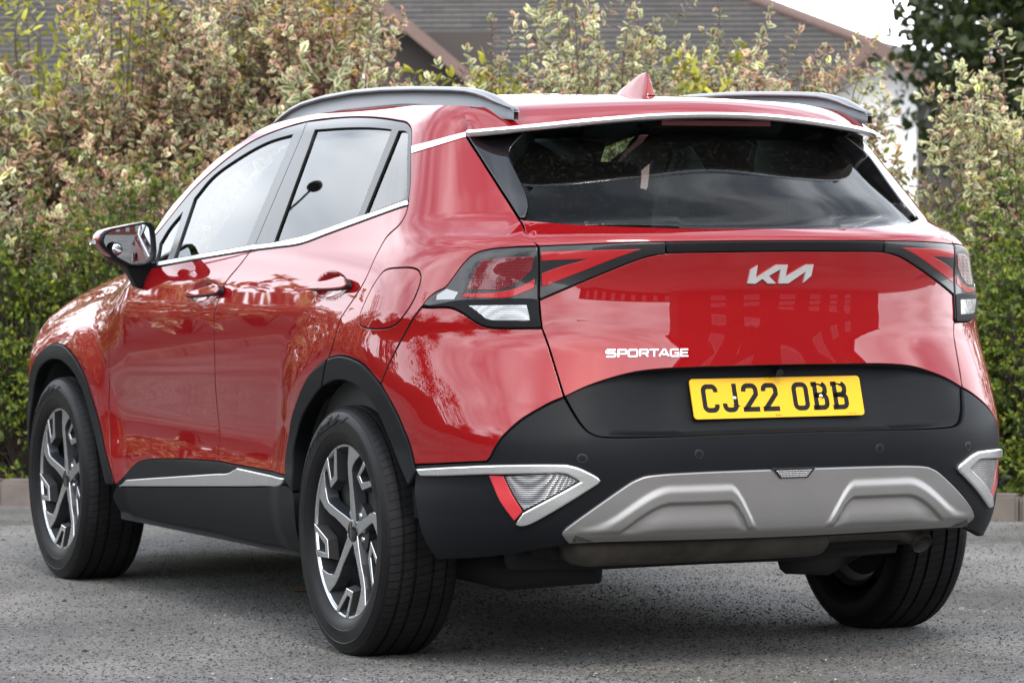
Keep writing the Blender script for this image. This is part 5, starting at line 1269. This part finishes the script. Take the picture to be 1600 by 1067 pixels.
def broad_shrub(name, label, category, group, t, w, rx, ry, h, n, material, tintf, ll=.062, lw=.54, bark=REDBARK, nodes=6, low=.12):
    root = empty(name, tuple(kp(t, w, .09))); tag(root, label, category, group)
    n = int(n * (1.15 if 'past' in label else 2.2)); d, r = dome(n, .45); d = np.sign(d) * np.abs(d) ** .72
    lump = 1 + .16 * np.sin(d[:, 0] * 7 + t * 3) * np.cos(d[:, 1] * 6 - t) + .12 * np.sin(d[:, 2] * 9 + t * 5)
    end = np.stack([d[:, 0] * rx, d[:, 1] * ry, low * h + (1 - low) * h * d[:, 2]], 1) * (r * lump)[:, None]
    end[:, 2] = np.maximum(end[:, 2], .08)
    # a few long leaders stand clear of the top
    lead = RNG.random(n) < .05; end[lead, 2] += RNG.uniform(.02, .10, lead.sum())
    sd = nrmz(d * [1, 1, .5] + [0, 0, .55] + RNG.normal(size=(n, 3)) * .38)
    ln = RNG.uniform(.16, .30, n)
    pos, ax, up, L_, W_, tn, segs, rads, sh = [], [], [], [], [], [], [], [], []
    sb = RNG.uniform(.45, 1.35, n)
    for i in range(n):
        e = end[i]; s0 = e - sd[i] * ln[i]
        mid = s0 * .5 + np.array([0, 0, -.02]); basep = np.array([s0[0] * .12, s0[1] * .12, 0.0])
        if i % 3 == 0: segs.append(np.array([basep, mid + RNG.normal(size=3) * .02, s0, e])); rads.append((.006, .0015))
        u0 = nrmz(np.cross(sd[i], RNG.normal(size=3))); u1 = np.cross(sd[i], u0)
        m = nodes + RNG.integers(-1, 2)
        for k in range(m):
            f = (k + .6) / m; p = s0 + (e - s0) * f; a = u0 if k % 2 == 0 else u1
            spread = .95 - .35 * f
            for sg in (-1, 1):
                pos.append(p); ax.append(sd[i] * (1 - spread) + a * sg * spread + RNG.normal(size=3) * .18 + [0, 0, .05]); up.append(sd[i] + RNG.normal(size=3) * .25)
                L_.append(ll * RNG.uniform(.7, 1.2) * (1 - .25 * f)); tn.append(f); sh.append(sb[i])
        for k in range(3):
            pos.append(e); ax.append(sd[i] + RNG.normal(size=3) * .35); up.append(RNG.normal(size=3)); L_.append(ll * RNG.uniform(.55, .85)); tn.append(1.0); sh.append(sb[i] * 1.15)
    pos = np.array(pos); L_ = np.array(L_); W_ = L_ * lw * RNG.uniform(.85, 1.15, len(L_))
    tint = tintf(pos, np.array(tn), len(pos)) * np.array(sh)[:, None]
    off = np.array(kp(t, w, .09))
    leaves('foliage', pos, np.array(ax), np.array(up), L_, W_, tint, material, root)
    twigs('stems', segs, rads, bark, root)
    return root
def fine_shrub(name, label, category, group, t, w, rx, ry, h, n, material, tintf, ll=.027, per=20):
    root = empty(name, tuple(kp(t, w, .08))); tag(root, label, category, group)
    d, r = dome(n, .55)
    lump = 1 + .20 * np.sin(d[:, 0] * 6 + t * 4) * np.cos(d[:, 2] * 7 + t) + .10 * np.sin(d[:, 1] * 11 + t * 2)
    end = np.stack([d[:, 0] * rx, d[:, 1] * ry, .06 + h * d[:, 2] ** .8], 1) * (r * lump)[:, None]
    sd = nrmz(d * [1, 1, .5] + [0, 0, .35] + RNG.normal(size=(n, 3)) * .35)
    ln = RNG.uniform(.12, .26, n)
    f = (np.arange(per) + .5) / per
    base = end - sd * ln[:, None]
    bend = np.array([0, 0, -.06])
    pos = base[:, None] + (end - base)[:, None] * f[None, :, None] + bend * (f ** 2)[None, :, None]
    rnd = nrmz(RNG.normal(size=(n, per, 3)))
    ax = sd[:, None] * .55 + rnd * .75
    pos = pos.reshape(-1, 3); ax = ax.reshape(-1, 3); N = len(pos)
    L_ = ll * RNG.uniform(.7, 1.3, N)
    tint = tintf(pos, np.tile(f, n), N)
    leaves('foliage', pos, ax, RNG.normal(size=(N, 3)), L_, L_ * RNG.uniform(.40, .55, N), tint, material, root, full=False, fold=.1, droop=.05)
    segs = [np.array([base[i] * [.15, .15, 0], base[i] * .6, base[i], end[i] + bend]) for i in range(0, n, 3)]
    twigs('stems', segs, [(.006, .0012)] * len(segs), BARK, root)
    return root
def tint_var(pink, br=1.0):
    def f(pos, tn, N):
        c = np.ones((N, 3)) * RNG.uniform(.85, 1.45, N)[:, None] * br
        # old leaves inside the shrub turn brownish pink
        k = RNG.random(N) < pink; c[k] *= np.array([1.0, .64, .76]) * RNG.uniform(.7, 1.1, (k.sum(), 1))
        k = RNG.random(N) < .10; c[k] *= np.array([1.0, 1.05, .60])
        return c
    return f
def tint_plain(a, b):
    a, b = np.array(a), np.array(b)
    def f(pos, tn, N):
        q = RNG.random(N)[:, None]; return (a + (b - a) * q) * RNG.uniform(.75, 1.2, N)[:, None]
    return f
def tint_tip(pos, tn, N):
    q = np.clip(tn * 1.2 - .35 + RNG.normal(size=N) * .22, 0, 1)[:, None]
    c = np.array([.65, .75, .8]) * (1 - q) + np.array([1.9, 1.55, 1.0]) * q
    k = RNG.random(N) < .03; c[k] = [4.2, 2.6, .9]
    return c * RNG.uniform(.7, 1.2, N)[:, None]
GD = 'variegated dogwoods behind the kerb'
dog = [  # t, w, rx, ry, h, shoots, pink, label
    (-3.9, 1.6, .75, .60, 2.0, 190, .3, 'third variegated dogwood past the right edge of the photo'),
    (-2.9, 1.6, .70, .60, 2.1, 200, .3, 'second variegated dogwood past the right edge of the photo'),
    (-1.95, 1.6, .65, .60, 1.95, 220, .3, 'variegated dogwood just past the right edge of the photo'),
    (-1.05, 1.75, .60, .60, 1.80, 330, .25, 'variegated dogwood beyond the right edge of the evergreen hedge'),
    (-.42, 1.65, .50, .55, 1.74, 330, .20, 'low cream-edged dogwood under the dark tree, rightmost in the photo'),
    (.20, 1.70, .42, .50, 1.88, 380, .22, 'tall cream-edged dogwood standing right of the white gable wall'),
    (.98, 1.75, .40, .45, 1.48, 230, .35, 'low twiggy dogwood in front of the white gable wall'),
    (1.42, 1.75, .42, .48, 2.00, 340, .55, 'pink-tinged dogwood just right of the roof aerial'),
    (1.80, 1.80, .40, .50, 2.12, 340, .25, 'dogwood whose pale tips rise right behind the roof aerial'),
    (2.28, 1.80, .42, .50, 2.16, 350, .25, 'dogwood with a tall pale clump left of the roof aerial'),
    (2.72, 1.72, .44, .50, 1.98, 350, .40, 'brownish dogwood behind the rear end of the near roof rail'),
    (3.16, 1.72, .44, .50, 2.06, 340, .35, 'dogwood in front of the small brown gable'),
    (3.42, 1.15, .46, .42, 1.84, 330, .12, 'bright large-leaved dogwood just above the front door window'),
    (3.64, 1.80, .46, .50, 2.30, 360, .65, 'reddish-brown dogwood behind the front of the roof rail'),
    (4.08, 1.75, .48, .50, 2.48, 400, .45, 'dense grey-green dogwood left of the windscreen pillar'),
    (4.20, 1.15, .44, .42, 1.62, 300, .60, 'brown-pink dogwood above the evergreen behind the door mirror'),
    (4.62, 1.60, .46, .50, 2.40, 380, .60, 'dogwood at the left edge with dusky pink old leaves'),
    (4.85, .85, .36, .36, 1.22, 240, .40, 'low dogwood spray hanging over the evergreens at the left edge'),
    (1.42, 2.40, .45, .45, 1.92, 250, .3, 'dogwood in the back row, well left of the white gable wall'),
    (2.02, 2.45, .55, .45, 2.08, 280, .3, 'dogwood in the back row straight behind the roof aerial'),
    (2.60, 2.40, .50, .45, 2.06, 280, .3, 'dogwood in the back row above the rear end of the roof rail'),
    (3.95, 2.45, .50, .45, 2.46, 260, .35, 'dogwood in the back row at the top, left of the front roof rail end'),
    (4.50, 2.35, .50, .45, 2.56, 260, .35, 'dogwood in the back row at the top left corner'),
    (5.4, 1.6, .6, .5, 2.2, 260, .4, 'variegated dogwood just past the left edge of the photo'),
    (6.5, 1.6, .7, .5, 2.1, 240, .4, 'second variegated dogwood past the left edge of the photo'),
    (7.7, 1.6, .7, .5, 2.2, 220, .4, 'third variegated dogwood past the left edge of the photo'),
    (9.0, 1.6, .8, .5, 2.3, 220, .4, 'fourth variegated dogwood past the left edge of the photo')] + [
    (10.2 + 1.25 * i, 1.3, .85, .6, 2.6 + .35 * (i % 3), 150, .4, '%s dogwood of the hedge running on past the left edge, mirrored in the doors' % q) for i, q in enumerate(('first', 'second', 'third', 'fourth', 'fifth', 'sixth', 'seventh', 'eighth', 'ninth', 'tenth'))]
for t, w, rx, ry, h, n, pk, lab in dog:
    broad_shrub('dogwood_shrub', lab, 'shrub', GD, t, w, rx, ry, h, n, LF_VAR, tint_var(pk), ll=.080 if 'large' in lab else .17 if 'mirrored' in lab else .105 if 'past' in lab else .056)
GY = 'yellow-leaved shrubs among the dogwoods'
for t, w, rx, ry, h, n, lab in [(4.52, 2.0, .36, .4, 2.36, 150, 'yellow-green shrub in the top left corner'), (3.86, 2.15, .30, .3, 2.32, 130, 'yellow-orange shrub left of the brown gable, high up'),
                               (2.96, 2.15, .34, .3, 2.12, 60, 'thin yellow-leaved shrub with bare twigs across the brown gable'), (1.70, 1.45, .20, .2, 1.96, 60, 'small bright yellow shrub right behind the roof aerial'), (5.2, 2.1, .5, .4, 2.5, 140, 'yellow-green shrub just past the left edge')]:
    broad_shrub('yellow_shrub', lab, 'shrub', GY, t, w, rx, ry, h, n, LF_YEL, tint_plain((1.0, .9, .8), (1.1, .75, .5)) if 'orange' in lab else tint_plain((1, 1, 1), (.8, .85, .8)), ll=.082, lw=.36, bark=BARK, nodes=5, low=.5)
broad_shrub('crimson_shrub', 'crimson-leaved shrub between the dogwoods above the front window', 'shrub', None, 3.52, 1.45, .26, .2, 1.86, 130, LF_RED, tint_plain((1, 1, 1), (.7, .6, .6)), ll=.045, lw=.34, low=.55)
GE = 'evergreen hedge shrubs along the kerb'
for t, w, rx, ry, h, n, lab in [(-2.9, .75, .7, .45, 1.2, 420, 'third fine-leaved evergreen past the right edge'), (-1.9, .75, .65, .45, 1.25, 480, 'second fine-leaved evergreen past the right edge'), (-.9, .75, .55, .45, 1.22, 700, 'fine-leaved evergreen past the right edge'), (-.02, .78, .52, .46, 1.26, 1150, 'fine-leaved evergreen at the right edge beside the bumper corner'), (.62, .80, .46, .44, 1.16, 800, 'fine-leaved evergreen hidden mostly by the right tail lamp'),
                               (1.4, .8, .6, .44, 1.1, 260, 'fine-leaved evergreen behind the rear window'), (2.5, .8, .7, .44, 1.1, 260, 'fine-leaved evergreen behind the rear doors'), (3.6, .78, .60, .44, 1.25, 500, 'fine-leaved evergreen behind the door mirror'),
                               (4.18, .72, .46, .46, 1.40, 1150, 'dense green evergreen left of the door mirror'), (4.72, .66, .42, .46, 1.16, 950, 'green evergreen at the left edge above the kerb'), (5.5, .7, .6, .45, 1.3, 420, 'fine-leaved evergreen past the left edge'),
                               (6.6, .7, .7, .45, 1.2, 380, 'second fine-leaved evergreen past the left edge'), (7.8, .7, .7, .45, 1.2, 340, 'third fine-leaved evergreen past the left edge')]:
    fine_shrub('evergreen_shrub', lab, 'shrub', GE, t, w, rx, ry, h, n, LF_EVG, tint_tip)
# ---------------------------------------------------------------- trees
def tree(name, label, x, y, trunk_h, cz, rx, rz, n, ll, group=None, material=LF_TREE, tintf=None):
    root = empty(name, (x, y, .1 if False else 0)); tag(root, label, 'tree', group)
    bm = bmesh.new()
    add_tube(bm, [(0, 0, -.1), (.03, .02, trunk_h * .5), (-.04, .03, trunk_h), (0, 0, cz + rz * .3)], [.17, .13, .10, .03], 10)
    ends = []
    for k in range(14):
        a = k * 2.4; zz = cz - rz * .55 + rz * 1.3 * (k / 13); e = Vector((math.cos(a) * rx * .72, math.sin(a) * rx * .72, zz)); s = Vector((0, 0, min(trunk_h + .1 * k, zz - .1)))
        add_tube(bm, [s, s.lerp(e, .5) + Vector((0, 0, .12)), e], [.05, .03, .01], 6); ends.append(e)
    bm_obj('trunk', bm, BARK, root, smooth_shade=True)
    nc = n // 26; d = nrmz(RNG.normal(size=(nc, 3))); r = RNG.random(nc) ** .42
    cc = d * r[:, None] * [rx, rx, rz] * (1 + .18 * np.sin(d[:, :1] * 6 + 2) * np.cos(d[:, 2:] * 5)) + [0, 0, cz]
    pos = (cc[:, None] + RNG.normal(size=(nc, 26, 3)) * ll * 1.5).reshape(-1, 3); N = len(pos)
    ax = RNG.normal(size=(N, 3)) + [0, 0, -.4]
    tint = (tintf or tint_plain((.8, .9, .8), (1.35, 1.1, .8)))(pos, np.ones(N), N)
    L_ = ll * RNG.uniform(.7, 1.25, N)
    leaves('crown', pos, ax, RNG.normal(size=(N, 3)) + [0, 0, 1.2], L_, L_ * .75, tint, material, root)
    return root
def fr(a, b):                 # a: metres to the right of the view axis, b: metres along it
    return (CX + RH[0] * a + FH[0] * b, CY + RH[1] * a + FH[1] * b)
CX, CY = cam.matrix_world.translation.x, cam.matrix_world.translation.y
FH = (math.cos(math.radians(-24.317)), math.sin(math.radians(-24.317))); RH = (FH[1], -FH[0])
x, y = fr(5.36, 32)
tree('broadleaf_tree', 'dark green broadleaf tree against the white sky, top right', x, y, 1.6, 3.35, 1.95, 1.80, 24000, .105)
GT = 'trees across the car park'
for i, (x, y, hh) in enumerate([(-9.5, 17, 5.4), (-3.5, 19, 6.0), (3.5, 17.5, 5.0), (9.0, 21, 6.5), (16.0, 17, 5.2), (21.0, 13, 5.8)]):
    tree('broadleaf_tree', ['first', 'second', 'third', 'fourth', 'fifth', 'sixth'][i] + ' tree in the row across the car park, reflected in the red paint', x, y, 1.6, hh * .62, hh * .40, hh * .42, 1800, .24, GT, tintf=tint_plain((1.4, 1.3, .9), (2.2, 1.5, .8)))
# added hedge, out of view: blocks low sky light, deepens shade beneath the car
HEDGE = mat('added_hedge_green', (.030, .042, .014), rough=.9, bump=1.0, bump_scale=14, var=.5, var_scale=3)
V = []; F = []; n_ = 90; prf = [(0, 0), (.0, .9), (.05, 1.75), (.5, 2.05), (1.4, 2.0), (1.6, 0)]
for i in range(n_):
    for j, (dy, z_) in enumerate(prf):
        k_ = .22 if 0 < j < 5 else .05
        V.append((-16 + 44 * i / (n_ - 1), 14.2 + dy + random.uniform(-k_, k_), max(z_ + random.uniform(-k_, k_) * (j > 0), 0)))
m_ = len(prf); F = [(i*m_+j, i*m_+j+1, (i+1)*m_+j+1, (i+1)*m_+j) for i in range(n_-1) for j in range(m_-1)]
tag(mesh_obj('added_hedge', V, F, HEDGE), 'long clipped hedge added out of view to block low sky light', 'hedge')
# ---------------------------------------------------------------- house behind the hedge
TILE = mat('weathered_grey_roof_tile', (.046, .041, .037), rough=.85, bump=.5, bump_scale=60)
_nt = TILE.node_tree; _b = _nt.nodes.new('ShaderNodeTexBrick'); _tc = _nt.nodes.new('ShaderNodeTexCoord'); _sx = _nt.nodes.new('ShaderNodeSeparateXYZ'); _cx = _nt.nodes.new('ShaderNodeCombineXYZ')
_b.inputs['Color1'].default_value = (.058, .051, .045, 1); _b.inputs['Color2'].default_value = (.034, .031, .029, 1); _b.inputs['Mortar'].default_value = (.024, .022, .020, 1)
_b.inputs['Scale'].default_value = 1.0; _b.inputs['Brick Width'].default_value = .30; _b.inputs['Row Height'].default_value = 3.2 / 36; _b.inputs['Mortar Size'].default_value = .006; _b.inputs['Bias'].default_value = -.1
_nt.links.new(_tc.outputs['Object'], _sx.inputs[0]); _nt.links.new(_sx.outputs['X'], _cx.inputs[0]); _nt.links.new(_sx.outputs['Z'], _cx.inputs[1]); _nt.links.new(_cx.outputs[0], _b.inputs['Vector'])
_nt.links.new(_b.outputs['Color'], _nt.nodes['Principled BSDF'].inputs['Base Color'])
BARGE = mat('brown_barge_board', (.115, .070, .056), rough=.6, var=.1)
WHITE = mat('white_render_wall', (.80, .79, .76), rough=.8, var=.05)
SOFFIT = mat('dark_soffit', (.035, .026, .022), rough=.7)
BRICK = mat('red_brick_wall', (.19, .05, .036), rough=.85, var=.25, var_scale=4)
house = empty('house', (*fr(0, 53), 0), math.atan2(RH[1], RH[0]))          # local x: to the right, y: away from the viewer
tag(house, 'low house with grey tiled roof and two brown-edged gables behind the hedge', 'house')
bm = bmesh.new(); add_box(bm, (-13.5, .5, 0), (8.6, 9.0, 2.45)); bm_obj('wall', bm, WHITE, house)
SL = math.tan(math.radians(32))
def hip_x(z): return 2.42 + (5.6 - z) / .455
roofp = empty('main_roof', (0, 0, 0), 0, house)
nz = 36; dz = (5.6 - 2.4) / nz
for i in range(nz):
    z0 = 2.4 + i * dz; z1 = z0 + dz; y0_ = (z0 - 2.4) / SL; y1_ = (z1 - 2.4) / SL; th = .006
    xr0, xr1 = hip_x(z0), hip_x(z1)
    V = [(-15, y0_, z0), (xr0, y0_, z0), (xr0, y0_, z0 + th), (-15, y0_, z0 + th), (xr1, y1_ + .05, z1 + .004), (-15, y1_ + .05, z1 + .004)]
    mesh_obj('tile_course', V, [(0, 1, 2, 3), (3, 2, 4, 5), (1, 4, 2), (0, 3, 5)], TILE, roofp, smooth_shade=False)
bm = bmesh.new(); add_tube(bm, [(hip_x(2.4), 0, 2.42), (2.42, 3.2 / SL, 5.62)], .10, 8); bm_obj('hip_tiles', bm, BARGE, roofp, smooth_shade=True)
bm = bmesh.new(); v = [bm.verts.new(p) for p in ((hip_x(2.4), 0, 2.4), (hip_x(2.4), 10, 2.4), (2.42, 5.12, 5.6), (-15, 5.12, 5.6), (-15, 10, 2.4))]
bm.faces.new((v[0], v[1], v[2])); bm.faces.new((v[1], v[4], v[3], v[2])); bm_obj('roof_back', bm, TILE, roofp)
def gable(ax, ay, az, hw_, drop, back, yaw, wall_lo, dk):
    e = empty('gable', (ax, ay, az), yaw, house)
    n = 7
    for sg in (-1, 1):
        for i in range(n):
            f0, f1 = i / n, (i + 1) / n
            x0_, x1_ = sg * hw_ * f1, sg * hw_ * f0; z0, z1 = -drop * f1, -drop * f0
            V = [(x0_, 0, z0), (x0_, back, z0), (x0_, back, z0 + .04), (x0_, 0, z0 + .04), (x1_, 0, z1 + .005), (x1_, back, z1 + .005)]
            mesh_obj('tile_course', V, [(0, 1, 2, 3), (3, 2, 5, 4), (0, 3, 4), (1, 5, 2)], TILE, e, smooth_shade=False)
        bm = bmesh.new(); v = [bm.verts.new(p) for p in ((0, -.05, .05), (sg * hw_ * 1.04, -.05, -drop * 1.04 + .05), (sg * hw_ * 1.04, -.05, -drop * 1.04 - .15), (0, -.05, -.17))]
        f = bm.faces.new(v); r = bmesh.ops.extrude_face_region(bm, geom=[f]); bmesh.ops.translate(bm, verts=[q for q in r['geom'] if isinstance(q, bmesh.types.BMVert)], vec=(0, .04, 0)); bmesh.ops.recalc_face_normals(bm, faces=bm.faces)
        bm_obj('barge_board', bm, BARGE, e)
        bm = bmesh.new(); v = [bm.verts.new(p) for p in ((0, -.01, -.02), (sg * hw_, -.01, -drop - .02), (sg * hw_, .5, -drop - .02), (0, .5, -.02))]; bm.faces.new(v); bm_obj('soffit', bm, SOFFIT, e)
    V = [(-hw_ * .85, .5, -drop * .85 - .02), (hw_ * .85, .5, -drop * .85 - .02), (0, .5, -.02), (-hw_ * .85, .5, wall_lo), (hw_ * .85, .5, wall_lo)]
    mesh_obj('gable_wall', V, [(3, 4, 1, 2, 0)], WHITE, e, smooth_shade=False)
    bm = bmesh.new(); add_box(bm, (hw_ * dk, .44, wall_lo), (hw_ * .95, .49, -drop * .30)); bm_obj('dark_cladding', bm, SOFFIT, e)
    return e
gable(4.98, -3.0, 3.95, 1.75, 1.32, 5.5, -.30, -3.9, .28)
gable(-1.80, -2.0, 4.60, 1.65, 1.40, 5.0, .0, -4.5, -.05)
# ---------------------------------------------------------------- building behind the camera, seen only as reflections
back = empty('brick_building', (-27, -13, 0), math.radians(-8)); tag(back, 'long red brick building with pale windows, mirrored in the car', 'building')
bm = bmesh.new(); add_box(bm, (-6, -30, 0), (0, 11, 8.6)); bm_obj('wall', bm, BRICK, back)
bm = bmesh.new(); add_box(bm, (-6.4, -30.4, 8.6), (.5, 11.4, 8.9)); bm_obj('roof_edge', bm, BARGE, back)
FRAMEW = mat('pale_window_frame', (.40, .40, .40), rough=.6)
PANE = mat('pale_window_pane', (.16, .18, .20), rough=.15)
for k in range(6):
    for z0 in (.9, 3.1, 5.3):
        bm = bmesh.new(); add_box(bm, (-.02, -15.4 + k * 4.1, z0), (.06, -13.6 + k * 4.1, z0 + 1.4)); w_o = bm_obj('window', bm, FRAMEW, back)
        bm = bmesh.new()
        for q in (0, 1): add_box(bm, (.06, -15.3 + k * 4.1 + q * .82, z0 + .1), (.075, -14.55 + k * 4.1 + q * .82, z0 + 1.3))
        bm_obj('pane', bm, PANE, w_o)
far = empty('brick_building', (-46, 0, 0), 0); tag(far, 'distant brick block with tall pale windows, mirrored in the door mirror', 'building')
bm = bmesh.new(); add_box(bm, (-6, -3, 0), (0, 24, 4.2)); bm_obj('wall', bm, BRICK, far)
for k in range(9):
    bm = bmesh.new(); add_box(bm, (-.02, -2 + k * 2.8, .8), (.05, -.9 + k * 2.8, 3.6)); bm_obj('window', bm, FRAMEW, far)
# ---------------------------------------------------------------- lamp post mirrored in the side glass
lampm = mat('galvanised_lamp_post', (.16, .165, .17), rough=.5, metal=.6)
lp = empty('street_lamp', (16.6, 4.75, 0)); tag(lp, 'tall grey lamp post past the left edge, mirrored in the rear door window', 'lamp post')
bm = bmesh.new(); add_tube(bm, [(0, 0, 0), (0, 0, 1.2), (0, 0, 6.05)], [.075, .06, .045], 12); bm_obj('post', bm, lampm, lp, smooth_shade=True)
bm = bmesh.new(); add_tube(bm, [(0, 0, 6.0), (-.35, -.10, 6.16), (-.9, -.26, 6.22)], .03, 8); bm_obj('arm', bm, lampm, lp, smooth_shade=True)
bm = bmesh.new(); bmesh.ops.create_uvsphere(bm, u_segments=14, v_segments=8, radius=1.0)
for v in bm.verts: v.co = Vector((-1.15 + v.co.x * .32, -.33 + v.co.y * .15, 6.22 + max(v.co.z, -.4) * .09))
bm_obj('lantern', bm, SOFFIT, lp, smooth_shade=True)
# ---------------------------------------------------------------- loose grit and fallen leaves on the tarmac
def grit(n, seed):
    """stones of the worn surface, four-sided, sunk in the binder"""
    rg_ = np.random.default_rng(seed)
    b = 1 / rg_.uniform(1 / 15.5, 1 / 7.9, n * 2); a = rg_.normal(size=n * 2) * b * .125
    px = CX + RH[0] * a + FH[0] * b; py = CY + RH[1] * a + FH[1] * b
    ok = ((px - KB.x) * KN.x + (py - KB.y) * KN.y) < -.02
    px, py = px[ok][:n], py[ok][:n]; n = len(px)
    r = rg_.uniform(.0030, .0066, n) * np.where(rg_.random(n) < .012, 1.8, 1); h = r * rg_.uniform(.35, .75, n)
    an = rg_.uniform(0, 6.28, n)
    ring = np.stack([np.stack([np.cos(an + k * 1.571) * r * rg_.uniform(.7, 1.2, n), np.sin(an + k * 1.571) * r * rg_.uniform(.7, 1.2, n), np.full(n, -.0005)], 1) for k in range(4)], 1)
    top = np.stack([rg_.normal(size=n) * r * .25, rg_.normal(size=n) * r * .25, h], 1)[:, None]
    top2 = top + np.stack([np.cos(an) * r * .5, np.sin(an) * r * .5, -h * .12], 1)[:, None]
    P = np.concatenate([ring, top, top2], 1) + np.stack([px, py, np.zeros(n)], 1)[:, None]
    Fc = [(0, 1, 5), (1, 4, 5), (1, 2, 4), (2, 3, 4), (3, 0, 4), (0, 5, 4)]
    idx = (np.arange(n)[:, None] * 6 + np.array(Fc).ravel()[None]).ravel()
    me = bpy.data.meshes.new('grit'); me.vertices.add(n * 6); me.vertices.foreach_set('co', P.astype(np.float32).ravel())
    me.loops.add(len(idx)); me.loops.foreach_set('vertex_index', idx.astype(np.int32)); nf = n * 6
    me.polygons.add(nf); me.polygons.foreach_set('loop_start', (np.arange(nf) * 3).astype(np.int32)); me.polygons.foreach_set('loop_total', np.full(nf, 3, np.int32)); me.update(calc_edges=True)
    v = rg_.random(n); c = np.where(v < .35, rg_.uniform(.016, .04, n), np.where(v < .965, rg_.uniform(.05, .10, n), rg_.uniform(.14, .28, n)))
    col = np.ones((n, 6, 4), np.float32); col[..., :3] = (c[:, None] * np.array([1, .985, .96]))[:, None]
    ca = me.color_attributes.new('tint', 'FLOAT_COLOR', 'POINT'); ca.data.foreach_set('color', col.ravel())
    return me
GRITM = bpy.data.materials.new('road_stone'); GRITM.use_nodes = True
_at = GRITM.node_tree.nodes.new('ShaderNodeAttribute'); _at.attribute_name = 'tint'; _p = GRITM.node_tree.nodes['Principled BSDF']
GRITM.node_tree.links.new(_at.outputs['Color'], _p.inputs['Base Color']); _set(_p, 'Roughness', .8); _set(_p, 'Specular IOR Level', .3)
me = grit(62000, 5); me.materials.append(GRITM)
go = bpy.data.objects.new('grit', me); COL.objects.link(go); tag(go, 'pale and dark stones of the worn tarmac surface', 'grit', kind='stuff')
GRITW = mat('pale_leaf', (.45, .43, .38), rough=.8)
# a few fallen leaves
DRY = mat('dry_brown_leaf', (.22, .10, .04), rough=.8)
for i, (a_, b_, sz_, lab) in enumerate([(-.70, 12.1, .035, 'brown fallen leaf on the tarmac between the near wheels'), (1.22, 11.3, .028, 'pale torn leaf on the tarmac right of the far rear tyre')]):
    px_, py_ = fr(a_, b_); q = random.uniform(0, 6)
    V = [(px_ + sz_ * (u * math.cos(q) - v * math.sin(q)), py_ + sz_ * (u * math.sin(q) + v * math.cos(q)), .004 + .5 * sz_ * abs(v) + .008 * u * u) for u, v in ((-1, 0), (-.3, .45), (.5, .35), (1, 0), (.5, -.35), (-.3, -.45), (0, 0))]
    o = mesh_obj('fallen_leaf', V, [(0, 6, 1), (1, 6, 2), (2, 6, 3), (3, 6, 4), (4, 6, 5), (5, 6, 0)], DRY if i == 0 else GRITW); tag(o, lab, 'leaf')

lm = bpy.data.meshes.new('fallen_leaf')
lm.from_pydata([(-1, 0, .1), (-.3, .45, .28), (.5, .35, .22), (1, 0, .3), (.5, -.35, .2), (-.3, -.45, .3), (0, 0, .02)], [], [(0, 6, 1), (1, 6, 2), (2, 6, 3), (3, 6, 4), (4, 6, 5), (5, 6, 0)]); lm.materials.append(DRY)
for i in range(12):
    o = bpy.data.objects.new('fallen_leaf', lm); COL.objects.link(o)
    p = kp(random.uniform(-2.5, 6.5), -random.uniform(.03, .30) ** 1.4); k = random.uniform(.012, .026)
    o.location = (p.x, p.y, .004); o.scale = (k, k * random.uniform(.6, 1.1), k); o.rotation_euler = (random.uniform(-.2, .2), random.uniform(-.2, .2), random.uniform(0, 6.28))
    tag(o, 'small dry brown leaf lying in the gutter along the kerb', 'leaf', 'dry leaves along the kerb')
